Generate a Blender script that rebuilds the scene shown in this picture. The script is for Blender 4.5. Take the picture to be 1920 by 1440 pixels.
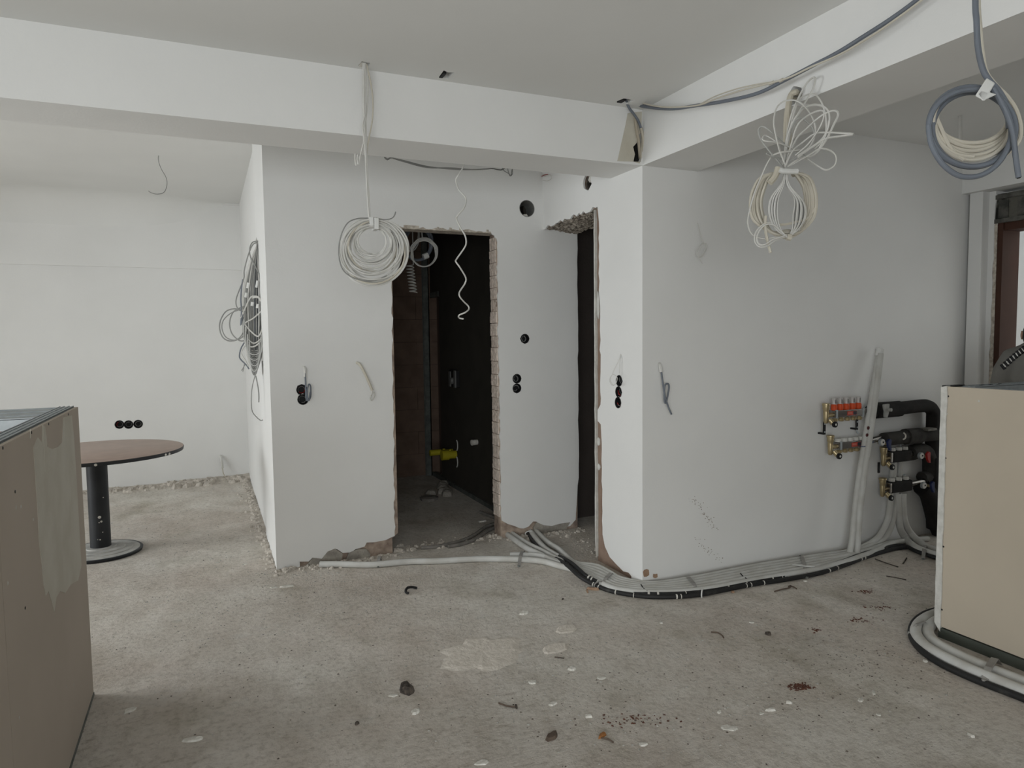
import bpy, math, random
from mathutils import Vector, Matrix, noise
from mathutils.geometry import delaunay_2d_cdt

for o in list(bpy.data.objects):
    bpy.data.objects.remove(o)
S = bpy.context.scene
COL = S.collection
rnd = random.Random(7)

# ------------------------------------------------------------------ camera
F, YAW, PITCH, ROLL, CH = 1296.89, 0.4156, 0.066, -0.0125, 1.5
_cy, _sy, _cp, _sp = math.cos(YAW), math.sin(YAW), math.cos(PITCH), math.sin(PITCH)
FWD = Vector((_sy*_cp, _cy*_cp, -_sp))
_r0 = Vector((_cy, -_sy, 0.0))
_u0 = _r0.cross(FWD)
RGT = math.cos(ROLL)*_r0 + math.sin(ROLL)*_u0
UPV = -math.sin(ROLL)*_r0 + math.cos(ROLL)*_u0
EYE = Vector((0, 0, CH))
cam = bpy.data.cameras.new('camera')
cam.sensor_width = 36.0
cam.lens = F/1920*36.0
cam.clip_start = 0.02
camo = bpy.data.objects.new('camera', cam)
COL.objects.link(camo)
camo.matrix_world = Matrix(((RGT.x, UPV.x, -FWD.x, 0), (RGT.y, UPV.y, -FWD.y, 0), (RGT.z, UPV.z, -FWD.z, CH), (0, 0, 0, 1)))
S.camera = camo

# ------------------------------------------------------------------ world, light, exposure
S.view_settings.view_transform = 'Standard'
S.view_settings.look = 'None'
S.view_settings.gamma = 1.0
S.view_settings.use_curve_mapping = False
S.view_settings.exposure = -0.12
w = bpy.data.worlds.new('sky')
S.world = w
w.use_nodes = True
bg = w.node_tree.nodes['Background']
bg.inputs[0].default_value = (0.80, 0.90, 1.0, 1)
bg.inputs[1].default_value = 0.6


def area(name, loc, direction, sx, sy, power, spread=180, color=(0.95, 0.985, 1.0)):
    l = bpy.data.lights.new(name, 'AREA')
    l.shape = 'RECTANGLE'
    l.size, l.size_y = sx, sy
    l.energy = power
    l.color = color
    l.spread = math.radians(spread)
    o = bpy.data.objects.new(name, l)
    o.location = loc
    o.rotation_euler = Vector(direction).to_track_quat('-Z', 'Y').to_euler()
    COL.objects.link(o)
    return o


area('daylight_far_left', (-4.88, 5.2, 1.25), (1, -0.22, -0.45), 2.2, 2.25, 96, 140)
area('daylight_near_left', (-4.88, 0.8, 1.25), (1, 0.20, -0.60), 4.2, 2.25, 26, 140)
area('daylight_rear', (-1.7, -2.5, 1.25), (0.30, 1, -0.50), 3.8, 2.25, 116, 140)
area('landing_fill', (5.62, 1.3, 1.5), (1, 0.25, 0), 1.2, 1.8, 45, 180)  # added fill lamp that brightens the landing wall; no window stands there


# ------------------------------------------------------------------ placement helpers


def ray(px, py):
    return RGT*((px-960)/F) - UPV*((py-720)/F) + FWD


def P(px, py, ax, v):
    """the point of the plane ax = v that lies on a sight line of the photograph"""
    d = ray(px, py)
    i = 'xyz'.index(ax)
    return EYE + d*((v-EYE[i])/d[i])


def D(px, py, d):
    return EYE + ray(px, py)*d


# ------------------------------------------------------------------ materials
MATS = {}


def mat(name, col, rough=0.8, col2=None, scale=4.0, bump=0.0, bscale=60.0, metal=0.0, contrast=(0.35, 0.65),
        spec=0.3, detail=4.0, alpha=None):
    if name in MATS:
        return MATS[name]
    m = bpy.data.materials.new(name)
    m.use_nodes = True
    nt = m.node_tree
    b = nt.nodes['Principled BSDF']
    b.inputs['Roughness'].default_value = rough
    b.inputs['Metallic'].default_value = metal
    b.inputs['Specular IOR Level'].default_value = spec
    tc = nt.nodes.new('ShaderNodeTexCoord')
    if col2 is None:
        col2 = tuple(c*0.92 for c in col)
    n = nt.nodes.new('ShaderNodeTexNoise')
    n.inputs['Scale'].default_value = scale
    n.inputs['Detail'].default_value = detail
    r = nt.nodes.new('ShaderNodeValToRGB')
    r.color_ramp.elements[0].position, r.color_ramp.elements[1].position = contrast
    r.color_ramp.elements[0].color = (*col2, 1)
    r.color_ramp.elements[1].color = (*col, 1)
    nt.links.new(tc.outputs['Object'], n.inputs['Vector'])
    nt.links.new(n.outputs['Fac'], r.inputs['Fac'])
    nt.links.new(r.outputs['Color'], b.inputs['Base Color'])
    if bump:
        n2 = nt.nodes.new('ShaderNodeTexNoise')
        n2.inputs['Scale'].default_value = bscale
        n2.inputs['Detail'].default_value = 5
        bp = nt.nodes.new('ShaderNodeBump')
        bp.inputs['Strength'].default_value = bump
        bp.inputs['Distance'].default_value = 0.01
        nt.links.new(tc.outputs['Object'], n2.inputs['Vector'])
        nt.links.new(n2.outputs['Fac'], bp.inputs['Height'])
        nt.links.new(bp.outputs['Normal'], b.inputs['Normal'])
    if alpha is not None:
        b.inputs['Transmission Weight'].default_value = alpha
    MATS[name] = m
    return m


PAINT = mat('white wall paint', (0.80, 0.797, 0.778), 0.9, (0.770, 0.767, 0.748), 1.6, 0.06, 90, spec=0.15)
PAINT_C = mat('white ceiling paint', (0.79, 0.789, 0.768), 0.92, (0.76, 0.759, 0.738), 1.2, 0.04, 70, spec=0.12)
PLASTER_EDGE = mat('broken plaster', (0.66, 0.61, 0.53), 0.95, (0.40, 0.345, 0.285), 40, 0.8, 90)
RAW = mat('raw mortar and brick', (0.50, 0.40, 0.32), 0.95, (0.25, 0.19, 0.155), 14, 0.7, 60)
BROWN = mat('brown clay block', (0.30, 0.215, 0.165), 0.95, (0.23, 0.16, 0.12), 9, 0.4, 60)
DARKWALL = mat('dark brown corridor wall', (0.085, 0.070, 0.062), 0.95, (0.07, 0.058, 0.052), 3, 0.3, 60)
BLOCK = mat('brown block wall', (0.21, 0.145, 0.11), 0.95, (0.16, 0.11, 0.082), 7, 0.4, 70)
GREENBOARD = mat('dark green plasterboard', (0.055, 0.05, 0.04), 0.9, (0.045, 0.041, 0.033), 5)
CEMENT = mat('grey cement', (0.40, 0.37, 0.32), 0.95, (0.27, 0.25, 0.22), 18, 0.6, 70)
PATCH = mat('yellowish plaster patch', (0.56, 0.53, 0.45), 0.95, (0.50, 0.465, 0.385), 9, 0.2, 80)
PATCHM = mat('pale dried mortar', (0.70, 0.645, 0.575), 0.95, (0.60, 0.55, 0.485), 30, 0.5, 80)
DUSTY = mat('dusty rubble', (0.36, 0.33, 0.29), 0.95, (0.25, 0.23, 0.2), 22, 0.6, 70)
DUST = mat('dried mortar', (0.62, 0.57, 0.505), 0.95, (0.46, 0.42, 0.37), 22, 0.6, 70)
BLACKP = mat('black plastic', (0.012, 0.012, 0.013), 0.6, bump=0.0)
RUBBER = mat('black foam insulation', (0.014, 0.0135, 0.013), 0.85, (0.022, 0.02, 0.019), 12, 0.3, 40)
GREYINS = mat('dusty foam insulation', (0.055, 0.052, 0.048), 0.9, (0.03, 0.028, 0.026), 12, 0.3, 40)
CABLE_W = mat('white cable sheath', (0.66, 0.65, 0.62), 0.55, (0.58, 0.57, 0.53), 8)
CABLE_C = mat('cream cable sheath', (0.60, 0.565, 0.48), 0.55, (0.54, 0.50, 0.42), 8)
CABLE_G = mat('grey cable sheath', (0.165, 0.185, 0.215), 0.5, (0.145, 0.16, 0.185), 8)
CABLE_D = mat('dark grey wire', (0.30, 0.30, 0.285), 0.6, (0.24, 0.24, 0.23), 8)
CONDUIT = mat('pale corrugated conduit', (0.55, 0.51, 0.42), 0.6, (0.48, 0.44, 0.36), 10)
TAPE = mat('white tape', (0.72, 0.72, 0.70), 0.6, (0.66, 0.66, 0.63), 20)
PIPE_W = mat('white foam pipe sleeve', (0.60, 0.60, 0.575), 0.6, (0.50, 0.49, 0.455), 9, 0.15, 50)
PIPE_BLK = mat('black corrugated conduit', (0.02, 0.02, 0.02), 0.6, (0.06, 0.057, 0.052), 12, contrast=(0.3, 0.42))
STRAP = mat('grey pipe strap', (0.33, 0.32, 0.30), 0.6, (0.25, 0.24, 0.225), 20)
BRASS = mat('brass', (0.52, 0.43, 0.26), 0.38, (0.42, 0.34, 0.2), 20, metal=0.75)
STEEL = mat('polished steel', (0.25, 0.235, 0.22), 0.22, (0.21, 0.2, 0.19), 6, metal=0.9)
ZINC = mat('galvanised steel', (0.42, 0.45, 0.465), 0.6, (0.35, 0.38, 0.395), 30, metal=0.4)
ZINC_D = mat('dull steel channel', (0.17, 0.18, 0.165), 0.55, (0.11, 0.12, 0.11), 20, metal=0.4)
ORANGE = mat('orange plastic', (0.62, 0.08, 0.02), 0.5)
REDP = mat('red plastic', (0.36, 0.02, 0.018), 0.5)
STICKER = mat('red sticker', (0.50, 0.07, 0.045), 0.5)
BLUEP = mat('blue plastic', (0.012, 0.022, 0.085), 0.5)
WHITEP = mat('white plastic', (0.62, 0.61, 0.57), 0.5)
CLEAR = mat('clear plastic', (0.50, 0.47, 0.45), 0.25, spec=0.5)
YELLOW = mat('yellow plastic plug', (0.42, 0.36, 0.02), 0.5)
GREYBOX = mat('grey plastic box', (0.16, 0.16, 0.155), 0.6)
BOARD = mat('grey brown plasterboard paper', (0.53, 0.465, 0.40), 0.9, (0.495, 0.435, 0.372), 2.2, spec=0.15)
BOARD_W = mat('beige plasterboard paper', (0.52, 0.455, 0.365), 0.9, (0.485, 0.425, 0.34), 2.2, spec=0.15)
GYPSUM = mat('gypsum core', (0.66, 0.65, 0.61), 0.9, (0.55, 0.54, 0.5), 30, 0.4, 80)
COMPOUND = mat('joint compound', (0.62, 0.595, 0.525), 0.9, (0.56, 0.53, 0.455), 6, 0.15, 60)
TABLETOP = mat('brown laminate', (0.42, 0.305, 0.25), 0.42, (0.37, 0.27, 0.222), 10, spec=0.5)
TABLEBLACK = mat('black painted steel', (0.018, 0.020, 0.023), 0.5, (0.03, 0.032, 0.035), 6)
BASEGREY = mat('dusty cast base', (0.52, 0.51, 0.48), 0.75, (0.38, 0.375, 0.355), 14)
WOOD = mat('red brown door lining', (0.062, 0.026, 0.016), 0.7, (0.052, 0.022, 0.013), 5)
CONC_DK = mat('dark concrete lintel', (0.13, 0.125, 0.105), 0.95, (0.02, 0.02, 0.018), 11, 0.6, 50, contrast=(0.45, 0.53))
CLOTH = mat('grey jersey', (0.155, 0.15, 0.135), 0.95, (0.135, 0.13, 0.117), 14, 0.2, 200)
TROUSERS = mat('dark trousers', (0.03, 0.032, 0.04), 0.95)
SKIN = mat('skin', (0.42, 0.26, 0.19), 0.6)
HAIR = mat('black hair', (0.012, 0.011, 0.010), 0.7)
SHOE = mat('black shoe', (0.02, 0.02, 0.02), 0.6)
CHIP = mat('white plaster chip', (0.74, 0.72, 0.665), 0.95, (0.56, 0.535, 0.48), 40, 0.4, 90)
STONE = mat('dark stone', (0.14, 0.115, 0.095), 0.95, (0.035, 0.03, 0.026), 40, 0.6, 80)
RUST = mat('rusty shavings', (0.13, 0.052, 0.032), 0.9, (0.08, 0.035, 0.025), 40)
LEAF = mat('brown leaf', (0.14, 0.105, 0.08), 0.85, (0.09, 0.065, 0.05), 30)
CLAY = mat('clay shard', (0.38, 0.255, 0.17), 0.9, (0.28, 0.18, 0.12), 20)
GRIT = mat('dark grit', (0.10, 0.08, 0.066), 0.95, (0.17, 0.14, 0.115), 30)
GRITW = mat('pale grit', (0.46, 0.44, 0.40), 0.95, (0.36, 0.34, 0.305), 30)
REDWIRE = mat('red wire', (0.25, 0.012, 0.01), 0.5)


def floor_material():
    m = bpy.data.materials.new('dusty concrete screed')
    m.use_nodes = True
    nt = m.node_tree
    N, L = nt.nodes, nt.links
    b = N['Principled BSDF']
    b.inputs['Roughness'].default_value = 0.9
    b.inputs['Specular IOR Level'].default_value = 0.2
    tc = N.new('ShaderNodeTexCoord')

    def nz(scale, detail=6, rough=0.6, stretch=None):
        n = N.new('ShaderNodeTexNoise')
        n.inputs['Scale'].default_value = scale
        n.inputs['Detail'].default_value = detail
        n.inputs['Roughness'].default_value = rough
        if stretch:
            mp = N.new('ShaderNodeMapping')
            mp.inputs['Scale'].default_value = stretch
            mp.inputs['Rotation'].default_value = (0, 0, 0.35)
            L.new(tc.outputs['Object'], mp.inputs['Vector'])
            L.new(mp.outputs['Vector'], n.inputs['Vector'])
        else:
            L.new(tc.outputs['Object'], n.inputs['Vector'])
        return n

    def ramp(src, p0, c0, p1, c1):
        r = N.new('ShaderNodeValToRGB')
        r.color_ramp.elements[0].position, r.color_ramp.elements[1].position = p0, p1
        r.color_ramp.elements[0].color = (*c0, 1)
        r.color_ramp.elements[1].color = (*c1, 1)
        L.new(src, r.inputs['Fac'])
        return r

    def mix(kind, fac, a, c):
        x = N.new('ShaderNodeMix')
        x.data_type = 'RGBA'
        x.blend_type = kind
        if isinstance(fac, float):
            x.inputs[0].default_value = fac
        else:
            L.new(fac, x.inputs[0])
        L.new(a, x.inputs[6])
        L.new(c, x.inputs[7])
        return x.outputs[2]

    big = ramp(nz(0.9, 5).outputs['Fac'], 0.36, (0.71, 0.64, 0.57), 0.62, (0.82, 0.78, 0.715))
    mid = ramp(nz(4.5, 8, 0.68, (1, 0.6, 1)).outputs['Fac'], 0.30, (0.84, 0.82, 0.79), 0.62, (1.08, 1.08, 1.08))
    c = mix('MULTIPLY', 1.0, big.outputs['Color'], mid.outputs['Color'])
    fine = ramp(nz(34, 8, 0.7).outputs['Fac'], 0.32, (0.72, 0.70, 0.67), 0.52, (1.06, 1.06, 1.06))
    c = mix('MULTIPLY', 0.85, c, fine.outputs['Color'])
    dust = ramp(nz(2.1, 9, 0.72).outputs['Fac'], 0.57, (0, 0, 0), 0.72, (0.55, 0.55, 0.55))
    wcol = N.new('ShaderNodeRGB')
    wcol.outputs[0].default_value = (0.82, 0.80, 0.755, 1)
    c = mix('MIX', dust.outputs['Color'], c, wcol.outputs[0])
    v = N.new('ShaderNodeTexVoronoi')
    v.inputs['Scale'].default_value = 26
    L.new(tc.outputs['Object'], v.inputs['Vector'])
    sp = ramp(v.outputs['Distance'], 0.05, (0.40, 0.35, 0.31), 0.12, (1, 1, 1))
    gate = ramp(nz(3.3, 3).outputs['Fac'], 0.54, (0, 0, 0), 0.68, (0.8, 0.8, 0.8))
    c2 = mix('MULTIPLY', 1.0, c, sp.outputs['Color'])
    c = mix('MIX', gate.outputs['Color'], c, c2)
    v2 = N.new('ShaderNodeTexVoronoi')
    v2.inputs['Scale'].default_value = 17
    mp2 = N.new('ShaderNodeMapping')
    mp2.inputs['Location'].default_value = (3.3, 1.7, 0)
    L.new(tc.outputs['Object'], mp2.inputs['Vector'])
    L.new(mp2.outputs['Vector'], v2.inputs['Vector'])
    sw = ramp(v2.outputs['Distance'], 0.04, (0.55, 0.55, 0.55), 0.09, (0, 0, 0))
    c = mix('MIX', sw.outputs['Color'], c, wcol.outputs[0])
    rid = nz(16, 7, 0.72, (0.55, 1.9, 1))
    pit_shade = ramp(rid.outputs['Fac'], 0.32, (0.68, 0.65, 0.61), 0.44, (1, 1, 1))  # shade of the bump's hollows, painted into the floor colour
    patch = ramp(nz(1.4, 4).outputs['Fac'], 0.44, (0, 0, 0), 0.6, (1, 1, 1))
    c3 = mix('MULTIPLY', 1.0, c, pit_shade.outputs['Color'])
    c = mix('MIX', patch.outputs['Color'], c, c3)
    stain = ramp(nz(1.9, 7, 0.66, (1, 0.7, 1)).outputs['Fac'], 0.54, (1, 1, 1), 0.70, (0.74, 0.73, 0.68))
    c = mix('MULTIPLY', 1.0, c, stain.outputs['Color'])
    L.new(c, b.inputs['Base Color'])
    add2 = N.new('ShaderNodeMath')
    add2.operation = 'MULTIPLY'
    L.new(rid.outputs['Fac'], add2.inputs[0])
    L.new(patch.outputs['Color'], add2.inputs[1])
    add3 = N.new('ShaderNodeMath')
    add3.operation = 'ADD'
    add = N.new('ShaderNodeMath')
    add.operation = 'ADD'
    L.new(nz(9, 10, 0.75, (1, 0.6, 1)).outputs['Fac'], add.inputs[0])
    L.new(nz(55, 6, 0.7).outputs['Fac'], add.inputs[1])
    bp = N.new('ShaderNodeBump')
    bp.inputs['Strength'].default_value = 0.9
    bp.inputs['Distance'].default_value = 0.022
    L.new(add.outputs[0], add3.inputs[0])
    L.new(add2.outputs[0], add3.inputs[1])
    L.new(add3.outputs[0], bp.inputs['Height'])
    L.new(bp.outputs['Normal'], b.inputs['Normal'])
    return m


FLOOR = floor_material()

# ------------------------------------------------------------------ mesh helpers


class MB:
    def __init__(self):
        self.v, self.f = [], []

    def add(self, vs, fs):
        k = len(self.v)
        self.v += [Vector(q) for q in vs]
        self.f += [tuple(i+k for i in f) for f in fs]
        return self

    def box(self, lo, hi):
        x0, y0, z0 = lo
        x1, y1, z1 = hi
        return self.add([(x0, y0, z0), (x1, y0, z0), (x1, y1, z0), (x0, y1, z0), (x0, y0, z1), (x1, y0, z1), (x1, y1, z1), (x0, y1, z1)],
                        [(0, 3, 2, 1), (4, 5, 6, 7), (0, 1, 5, 4), (1, 2, 6, 5), (2, 3, 7, 6), (3, 0, 4, 7)])

    def tube(self, pts, r, n=6, closed=False, cap=True):
        pts = [Vector(q) for q in pts]
        m = len(pts)
        rr = r if isinstance(r, (list, tuple)) else [r]*m
        prev = None
        rings = []
        for i in range(m):
            a = pts[(i-1) % m] if (closed or i > 0) else pts[0]
            b = pts[(i+1) % m] if (closed or i < m-1) else pts[-1]
            t = (b-a)
            if t.length < 1e-9:
                t = Vector((0, 0, 1))
            t.normalize()
            if prev is None:
                up = Vector((0, 0, 1)) if abs(t.z) < 0.9 else Vector((1, 0, 0))
                u = t.cross(up).normalized()
            else:
                u = (prev - t*prev.dot(t))
                u = u.normalized() if u.length > 1e-6 else t.orthogonal().normalized()
            prev = u
            v = t.cross(u)
            rings.append([pts[i] + (u*math.cos(2*math.pi*k/n) + v*math.sin(2*math.pi*k/n))*rr[i] for k in range(n)])
        vs = [q for rg in rings for q in rg]
        fs = []
        for i in range(m if closed else m-1):
            j = (i+1) % m
            for k in range(n):
                fs.append((i*n+k, i*n+(k+1) % n, j*n+(k+1) % n, j*n+k))
        if cap and not closed:
            fs.append(tuple(range(n))[::-1])
            fs.append(tuple((m-1)*n+k for k in range(n)))
        return self.add(vs, fs)

    def lathe(self, origin, axis, prof, n=20, cap=True):
        """prof: list of (distance along the axis, radius)"""
        o, a = Vector(origin), Vector(axis).normalized()
        u = a.orthogonal().normalized()
        v = a.cross(u)
        vs, fs = [], []
        for h, r in prof:
            for k in range(n):
                t = 2*math.pi*k/n
                vs.append(o + a*h + (u*math.cos(t)+v*math.sin(t))*r)
        for i in range(len(prof)-1):
            for k in range(n):
                fs.append((i*n+k, i*n+(k+1) % n, (i+1)*n+(k+1) % n, (i+1)*n+k))
        if cap:
            fs.append(tuple(range(n))[::-1])
            fs.append(tuple((len(prof)-1)*n+k for k in range(n)))
        return self.add(vs, fs)

    def poly(self, outer, holes, fn, t0, t1):
        """outline in 2-D with holes, extruded from t0 to t1; fn(a, b, t) -> point"""
        loops = [list(outer)] + [list(h) for h in holes]
        flat = [q for l in loops for q in l]
        edges, k = [], 0
        for l in loops:
            edges += [(k+i, k+(i+1) % len(l)) for i in range(len(l))]
            k += len(l)
        cv, _, cf, _, _, _ = delaunay_2d_cdt([Vector(q) for q in flat], edges, [], 0, 1e-6)

        def inside(x, y):
            c = False
            for l in loops:
                for i in range(len(l)):
                    (xa, ya), (xb, yb_) = l[i-1], l[i]
                    if (ya > y) != (yb_ > y) and x < (xb-xa)*(y-ya)/(yb_-ya)+xa:
                        c = not c
            return c
        n = len(cv)
        vs = [fn(a, b, t0) for a, b in cv] + [fn(a, b, t1) for a, b in cv]
        fs = []
        for t in cf:
            gx, gy = sum(cv[i].x for i in t)/len(t), sum(cv[i].y for i in t)/len(t)
            if inside(gx, gy):
                fs.append(tuple(t))
                fs.append(tuple(i+n for i in reversed(t)))
        k = len(vs)
        for l in loops:
            m = len(l)
            vs += [fn(a, b, t0) for a, b in l] + [fn(a, b, t1) for a, b in l]
            for i in range(m):
                j = (i+1) % m
                fs.append((k+i, k+j, k+m+j, k+m+i))
            k += 2*m
        return self.add(vs, fs)

    def build(self, name, m, parent=None, smooth=False, bevel=0.0):
        me = bpy.data.meshes.new(name)
        off = Vector((0, 0, 0))
        p = parent
        while p is not None:
            off += p.location
            p = p.parent
        me.from_pydata([tuple(q-off) for q in self.v], [], self.f)
        me.update()
        import bmesh
        bm = bmesh.new()
        bm.from_mesh(me)
        bmesh.ops.remove_doubles(bm, verts=bm.verts, dist=1e-6)
        bmesh.ops.recalc_face_normals(bm, faces=bm.faces)
        bm.to_mesh(me)
        bm.free()
        if smooth:
            for q in me.polygons:
                q.use_smooth = True
            try:
                me.set_sharp_from_angle(angle=math.radians(40))
            except Exception:
                pass
        me.materials.append(m)
        o = bpy.data.objects.new(name, me)
        COL.objects.link(o)
        if parent is not None:
            o.parent = parent
        if bevel:
            md = o.modifiers.new('bevel', 'BEVEL')
            md.width = bevel
            md.segments = 2
            md.limit_method = 'ANGLE'
        return o


def tag(o, label=None, cat=None, group=None, kind=None):
    if label:
        o['label'] = label
    if cat:
        o['category'] = cat
    if group:
        o['group'] = group
    if kind:
        o['kind'] = kind
    return o


def thing(name, label, cat, loc=(0, 0, 0), group=None):
    o = bpy.data.objects.new(name, None)
    o.empty_display_size = 0.05
    o.location = Vector(loc)
    COL.objects.link(o)
    return tag(o, label, cat, group)


def struct(name, mb, m, label=None, smooth=False):
    o = mb.build(name, m, None, smooth)
    o['kind'] = 'structure'
    if label:
        o['label'] = label
    return o


def smoothpath(pts, step=6, closed=False):
    """Catmull-Rom curve through the points"""
    pts = [Vector(q) for q in pts]
    n = len(pts)
    out = []
    for i in range(n if closed else n-1):
        if closed:
            a, b, c, d = pts[(i-1) % n], pts[i], pts[(i+1) % n], pts[(i+2) % n]
        else:
            a, b, c, d = pts[max(i-1, 0)], pts[i], pts[i+1], pts[min(i+2, n-1)]
        for k in range(step):
            t = k/step
            out.append(0.5*((2*b)+(c-a)*t+(2*a-5*b+4*c-d)*t*t+(3*b-a-3*c+d)*t**3))
    if not closed:
        out.append(pts[-1])
    return out


def ragged(a, b, n, amp, seed, normal):
    """points from a to b with a broken edge"""
    r = random.Random(seed)
    out = []
    for i in range(n):
        t = i/n
        j = r.uniform(-amp, amp) if i > 0 else 0
        tt = t + (r.uniform(-0.3, 0.3)/n if i > 0 else 0)
        out.append((a[0]+(b[0]-a[0])*tt+normal[0]*j, a[1]+(b[1]-a[1])*tt+normal[1]*j))
    return out


def ring2(c, rx, ry, n=12, jit=0.0, seed=0):
    r = random.Random(seed)
    return [(c[0]+rx*math.cos(2*math.pi*k/n)*(1+r.uniform(-jit, jit)), c[1]+ry*math.sin(2*math.pi*k/n)*(1+r.uniform(-jit, jit)))
            for k in range(n)]


# ------------------------------------------------------------------ main dimensions
Y1, Y2, YB = 4.7065, 3.4126, 3.753
XA, XL, XB2, X3 = 2.346, 0.387, 2.7375, 5.173
ZB, ZC, ZCR, ZCL = 2.4857, 2.80, 2.84, 2.97
YBK = 8.10
XLW, YR = -5.00, -2.60

# ------------------------------------------------------------------ floor and ceilings
struct('floor', MB().box((XLW-0.2, YR-0.2, -0.15), (8.6, YBK+0.2, 0.0)), FLOOR, 'dusty bare concrete floor')


def Hxy(a, b, t):
    return (a, b, t)


def rect2(c, hx, hy, j, seed):
    r = random.Random(seed)
    pts = [(-1, -1), (0, -1), (1, -1), (1, 0), (1, 1), (0, 1), (-1, 1), (-1, 0)]
    return [(c.x+hx*u*(1+r.uniform(-j, j)), c.y+hy*v*(1+r.uniform(-j, j))) for u, v in pts]


HC = [P(683, 121, 'z', ZC), P(836, 141, 'z', ZC), P(1173, 190, 'z', ZC)]
ch = [rect2(HC[0], 0.022, 0.030, 0.25, 1), rect2(HC[1], 0.024, 0.045, 0.2, 2), rect2(HC[2], 0.040, 0.035, 0.25, 3)]
struct('ceiling', MB().poly([(XLW-0.2, YR-0.2), (XA+0.02, YR-0.2), (XA+0.02, Y2+0.02), (XLW-0.2, Y2+0.02)], ch, Hxy, ZC, ZC+0.10), PAINT_C,
       'pale painted concrete ceiling of the main room')
struct('ceiling_left', MB().box((XLW-0.2, Y2+0.2, ZCL), (X3+0.4, YBK+0.2, ZCL+0.1)), PAINT_C, 'higher ceiling behind the beam')
struct('ceiling_right', MB().box((XB2-0.02, YR-0.2, ZCR), (8.6, Y2+0.1, ZCR+0.13)), PAINT_C, 'ceiling bay right of the cross beam')

# ------------------------------------------------------------------ beams


def Vxz(y0):
    return lambda a, b, t: (a, t, b)


bx = P(1197, 290, 'y', Y2).x
chase = [(XA-0.062, 2.503), (XA-0.052, 2.545), (XA-0.064, 2.585), (XA-0.040, 2.61), (XA-0.030, 2.655), (XA-0.011, 2.668), (XA-0.003, 2.60), (XA-0.004, 2.53), (XA-0.02, 2.496)]
bm_front = struct('trim_1', MB().poly([(XLW-0.2, ZB), (XA+0.01, ZB), (XA+0.01, ZC+0.15), (XLW-0.2, ZC+0.15)], [chase], Vxz(0), Y2, YB), PAINT,
                  'white ceiling beam across the room')
MB().box((XA-0.10, Y2+0.022, ZB+0.006), (XA-0.0005, Y2+0.03, 2.70)).build('shade_plate', mat('dark cavity', (0.012, 0.011, 0.010), 0.95), bm_front)  # near-black plate standing in for the shade inside the chase hole
pz = MB().poly([(XA-0.17, ZB+0.01), (XA-0.012, ZB+0.02), (XA-0.004, ZC-0.01), (XA-0.10, ZC-0.03), (XA-0.115, 2.70), (XA-0.15, 2.57)], [chase],
               Vxz(0), Y2-0.002, Y2+0.004)
pz.build('plaster_patch', PATCH, bm_front)['label'] = 'yellowish plaster patch at the beam end'
holeB2 = P(1491, 181, 'x', XA)
hb = ring2((holeB2.y, holeB2.z), 0.034, 0.042, 10, 0.2, 5)
struct('trim_2', MB().poly([(YR-0.2, ZB), (Y2+0.02, ZB), (Y2+0.02, ZC+0.15), (YR-0.2, ZC+0.15)], [hb], lambda a, b, t: (t, a, b), XA, XA+0.06),
       PAINT, 'white cross beam running towards the camera')
struct('trim_3', MB().box((XA+0.06, YR-0.2, ZB), (XB2, Y2+0.02, ZC+0.15)), PAINT, 'core of the cross beam')

# ------------------------------------------------------------------ wall_back (W1): plaster over brick


def side_profile(seed):
    return random.Random(seed)


SOCK1 = [(566, 731), (568, 749), (984, 635), (969, 710), (969, 728)]
s1 = [P(px, py, 'y', Y1) for px, py in SOCK1]
holes1 = [ring2((q.x, q.z), 0.036, 0.037, 8, 0.1, 20+i) for i, q in enumerate(s1)]
vent_c = P(988, 391, 'y', Y1)
holes1.append(ring2((vent_c.x, vent_c.z), 0.062, 0.062, 20))
DX0, DX1, DZ = 1.178, 1.972, 2.275
XE = 2.640
bot = [(XL-0.016, 0.0), (0.45, 0.02), (0.52, 0.035), (0.575, 0.028), (0.60, 0.05), (0.625, 0.043), (0.66, 0.035), (0.70, 0.075), (0.74, 0.09), (0.765, 0.085),
       (0.80, 0.055), (0.86, 0.05), (0.885, 0.068), (0.95, 0.078), (0.965, 0.105), (1.02, 0.10), (1.10, 0.105), (1.14, 0.12)]
outer = list(bot)
outer += ragged((1.163, 0.125), (DX0-0.004, 1.0), 26, 0.006, 11, (1, 0))
outer += ragged((DX0-0.004, 1.0), (DX0+0.012, DZ), 30, 0.006, 12, (1, 0))
outer += ragged((DX0+0.012, DZ), (DX1-0.05, DZ+0.0), 26, 0.008, 13, (0, 1))
outer += ragged((DX1-0.05, DZ), (DX1, DZ-0.05), 4, 0.008, 14, (0, 1))
outer += ragged((DX1, DZ-0.05), (DX1+0.006, 0.16), 60, 0.006, 15, (1, 0))
outer += [(DX1+0.01, 0.135), (2.03, 0.105), (2.08, 0.085), (2.13, 0.06), (2.16, 0.055), (2.20, 0.065), (2.24, 0.10), (2.27, 0.095), (2.30, 0.06), (2.36, 0.035),
          (2.42, 0.045), (2.45, 0.035), (2.49, 0.02), (2.56, 0.025)]
outer += ragged((2.61, 0.07), (XE, 0.4), 5, 0.01, 16, (1, 0))
outer += ragged((XE, 0.4), (XE, 2.25), 20, 0.004, 17, (1, 0))
outer += [(XE, 2.3), (XE, ZCL), (XL-0.016, ZCL)]
wall1 = struct('wall_back', MB().poly(outer, holes1, Vxz(0), Y1, Y1+0.014), PAINT, 'white plastered wall with the open bathroom doorway')
core = [(XL+0.01, 0), (DX0-0.03, 0), (DX0-0.03, 0.11), (DX0+0.012, 0.14), (DX0+0.014, DZ+0.008), (DX1-0.002, DZ+0.008), (DX1+0.004, 0),
        (XE-0.006, 0), (XE-0.006, ZCL), (XL+0.01, ZCL)]
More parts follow.
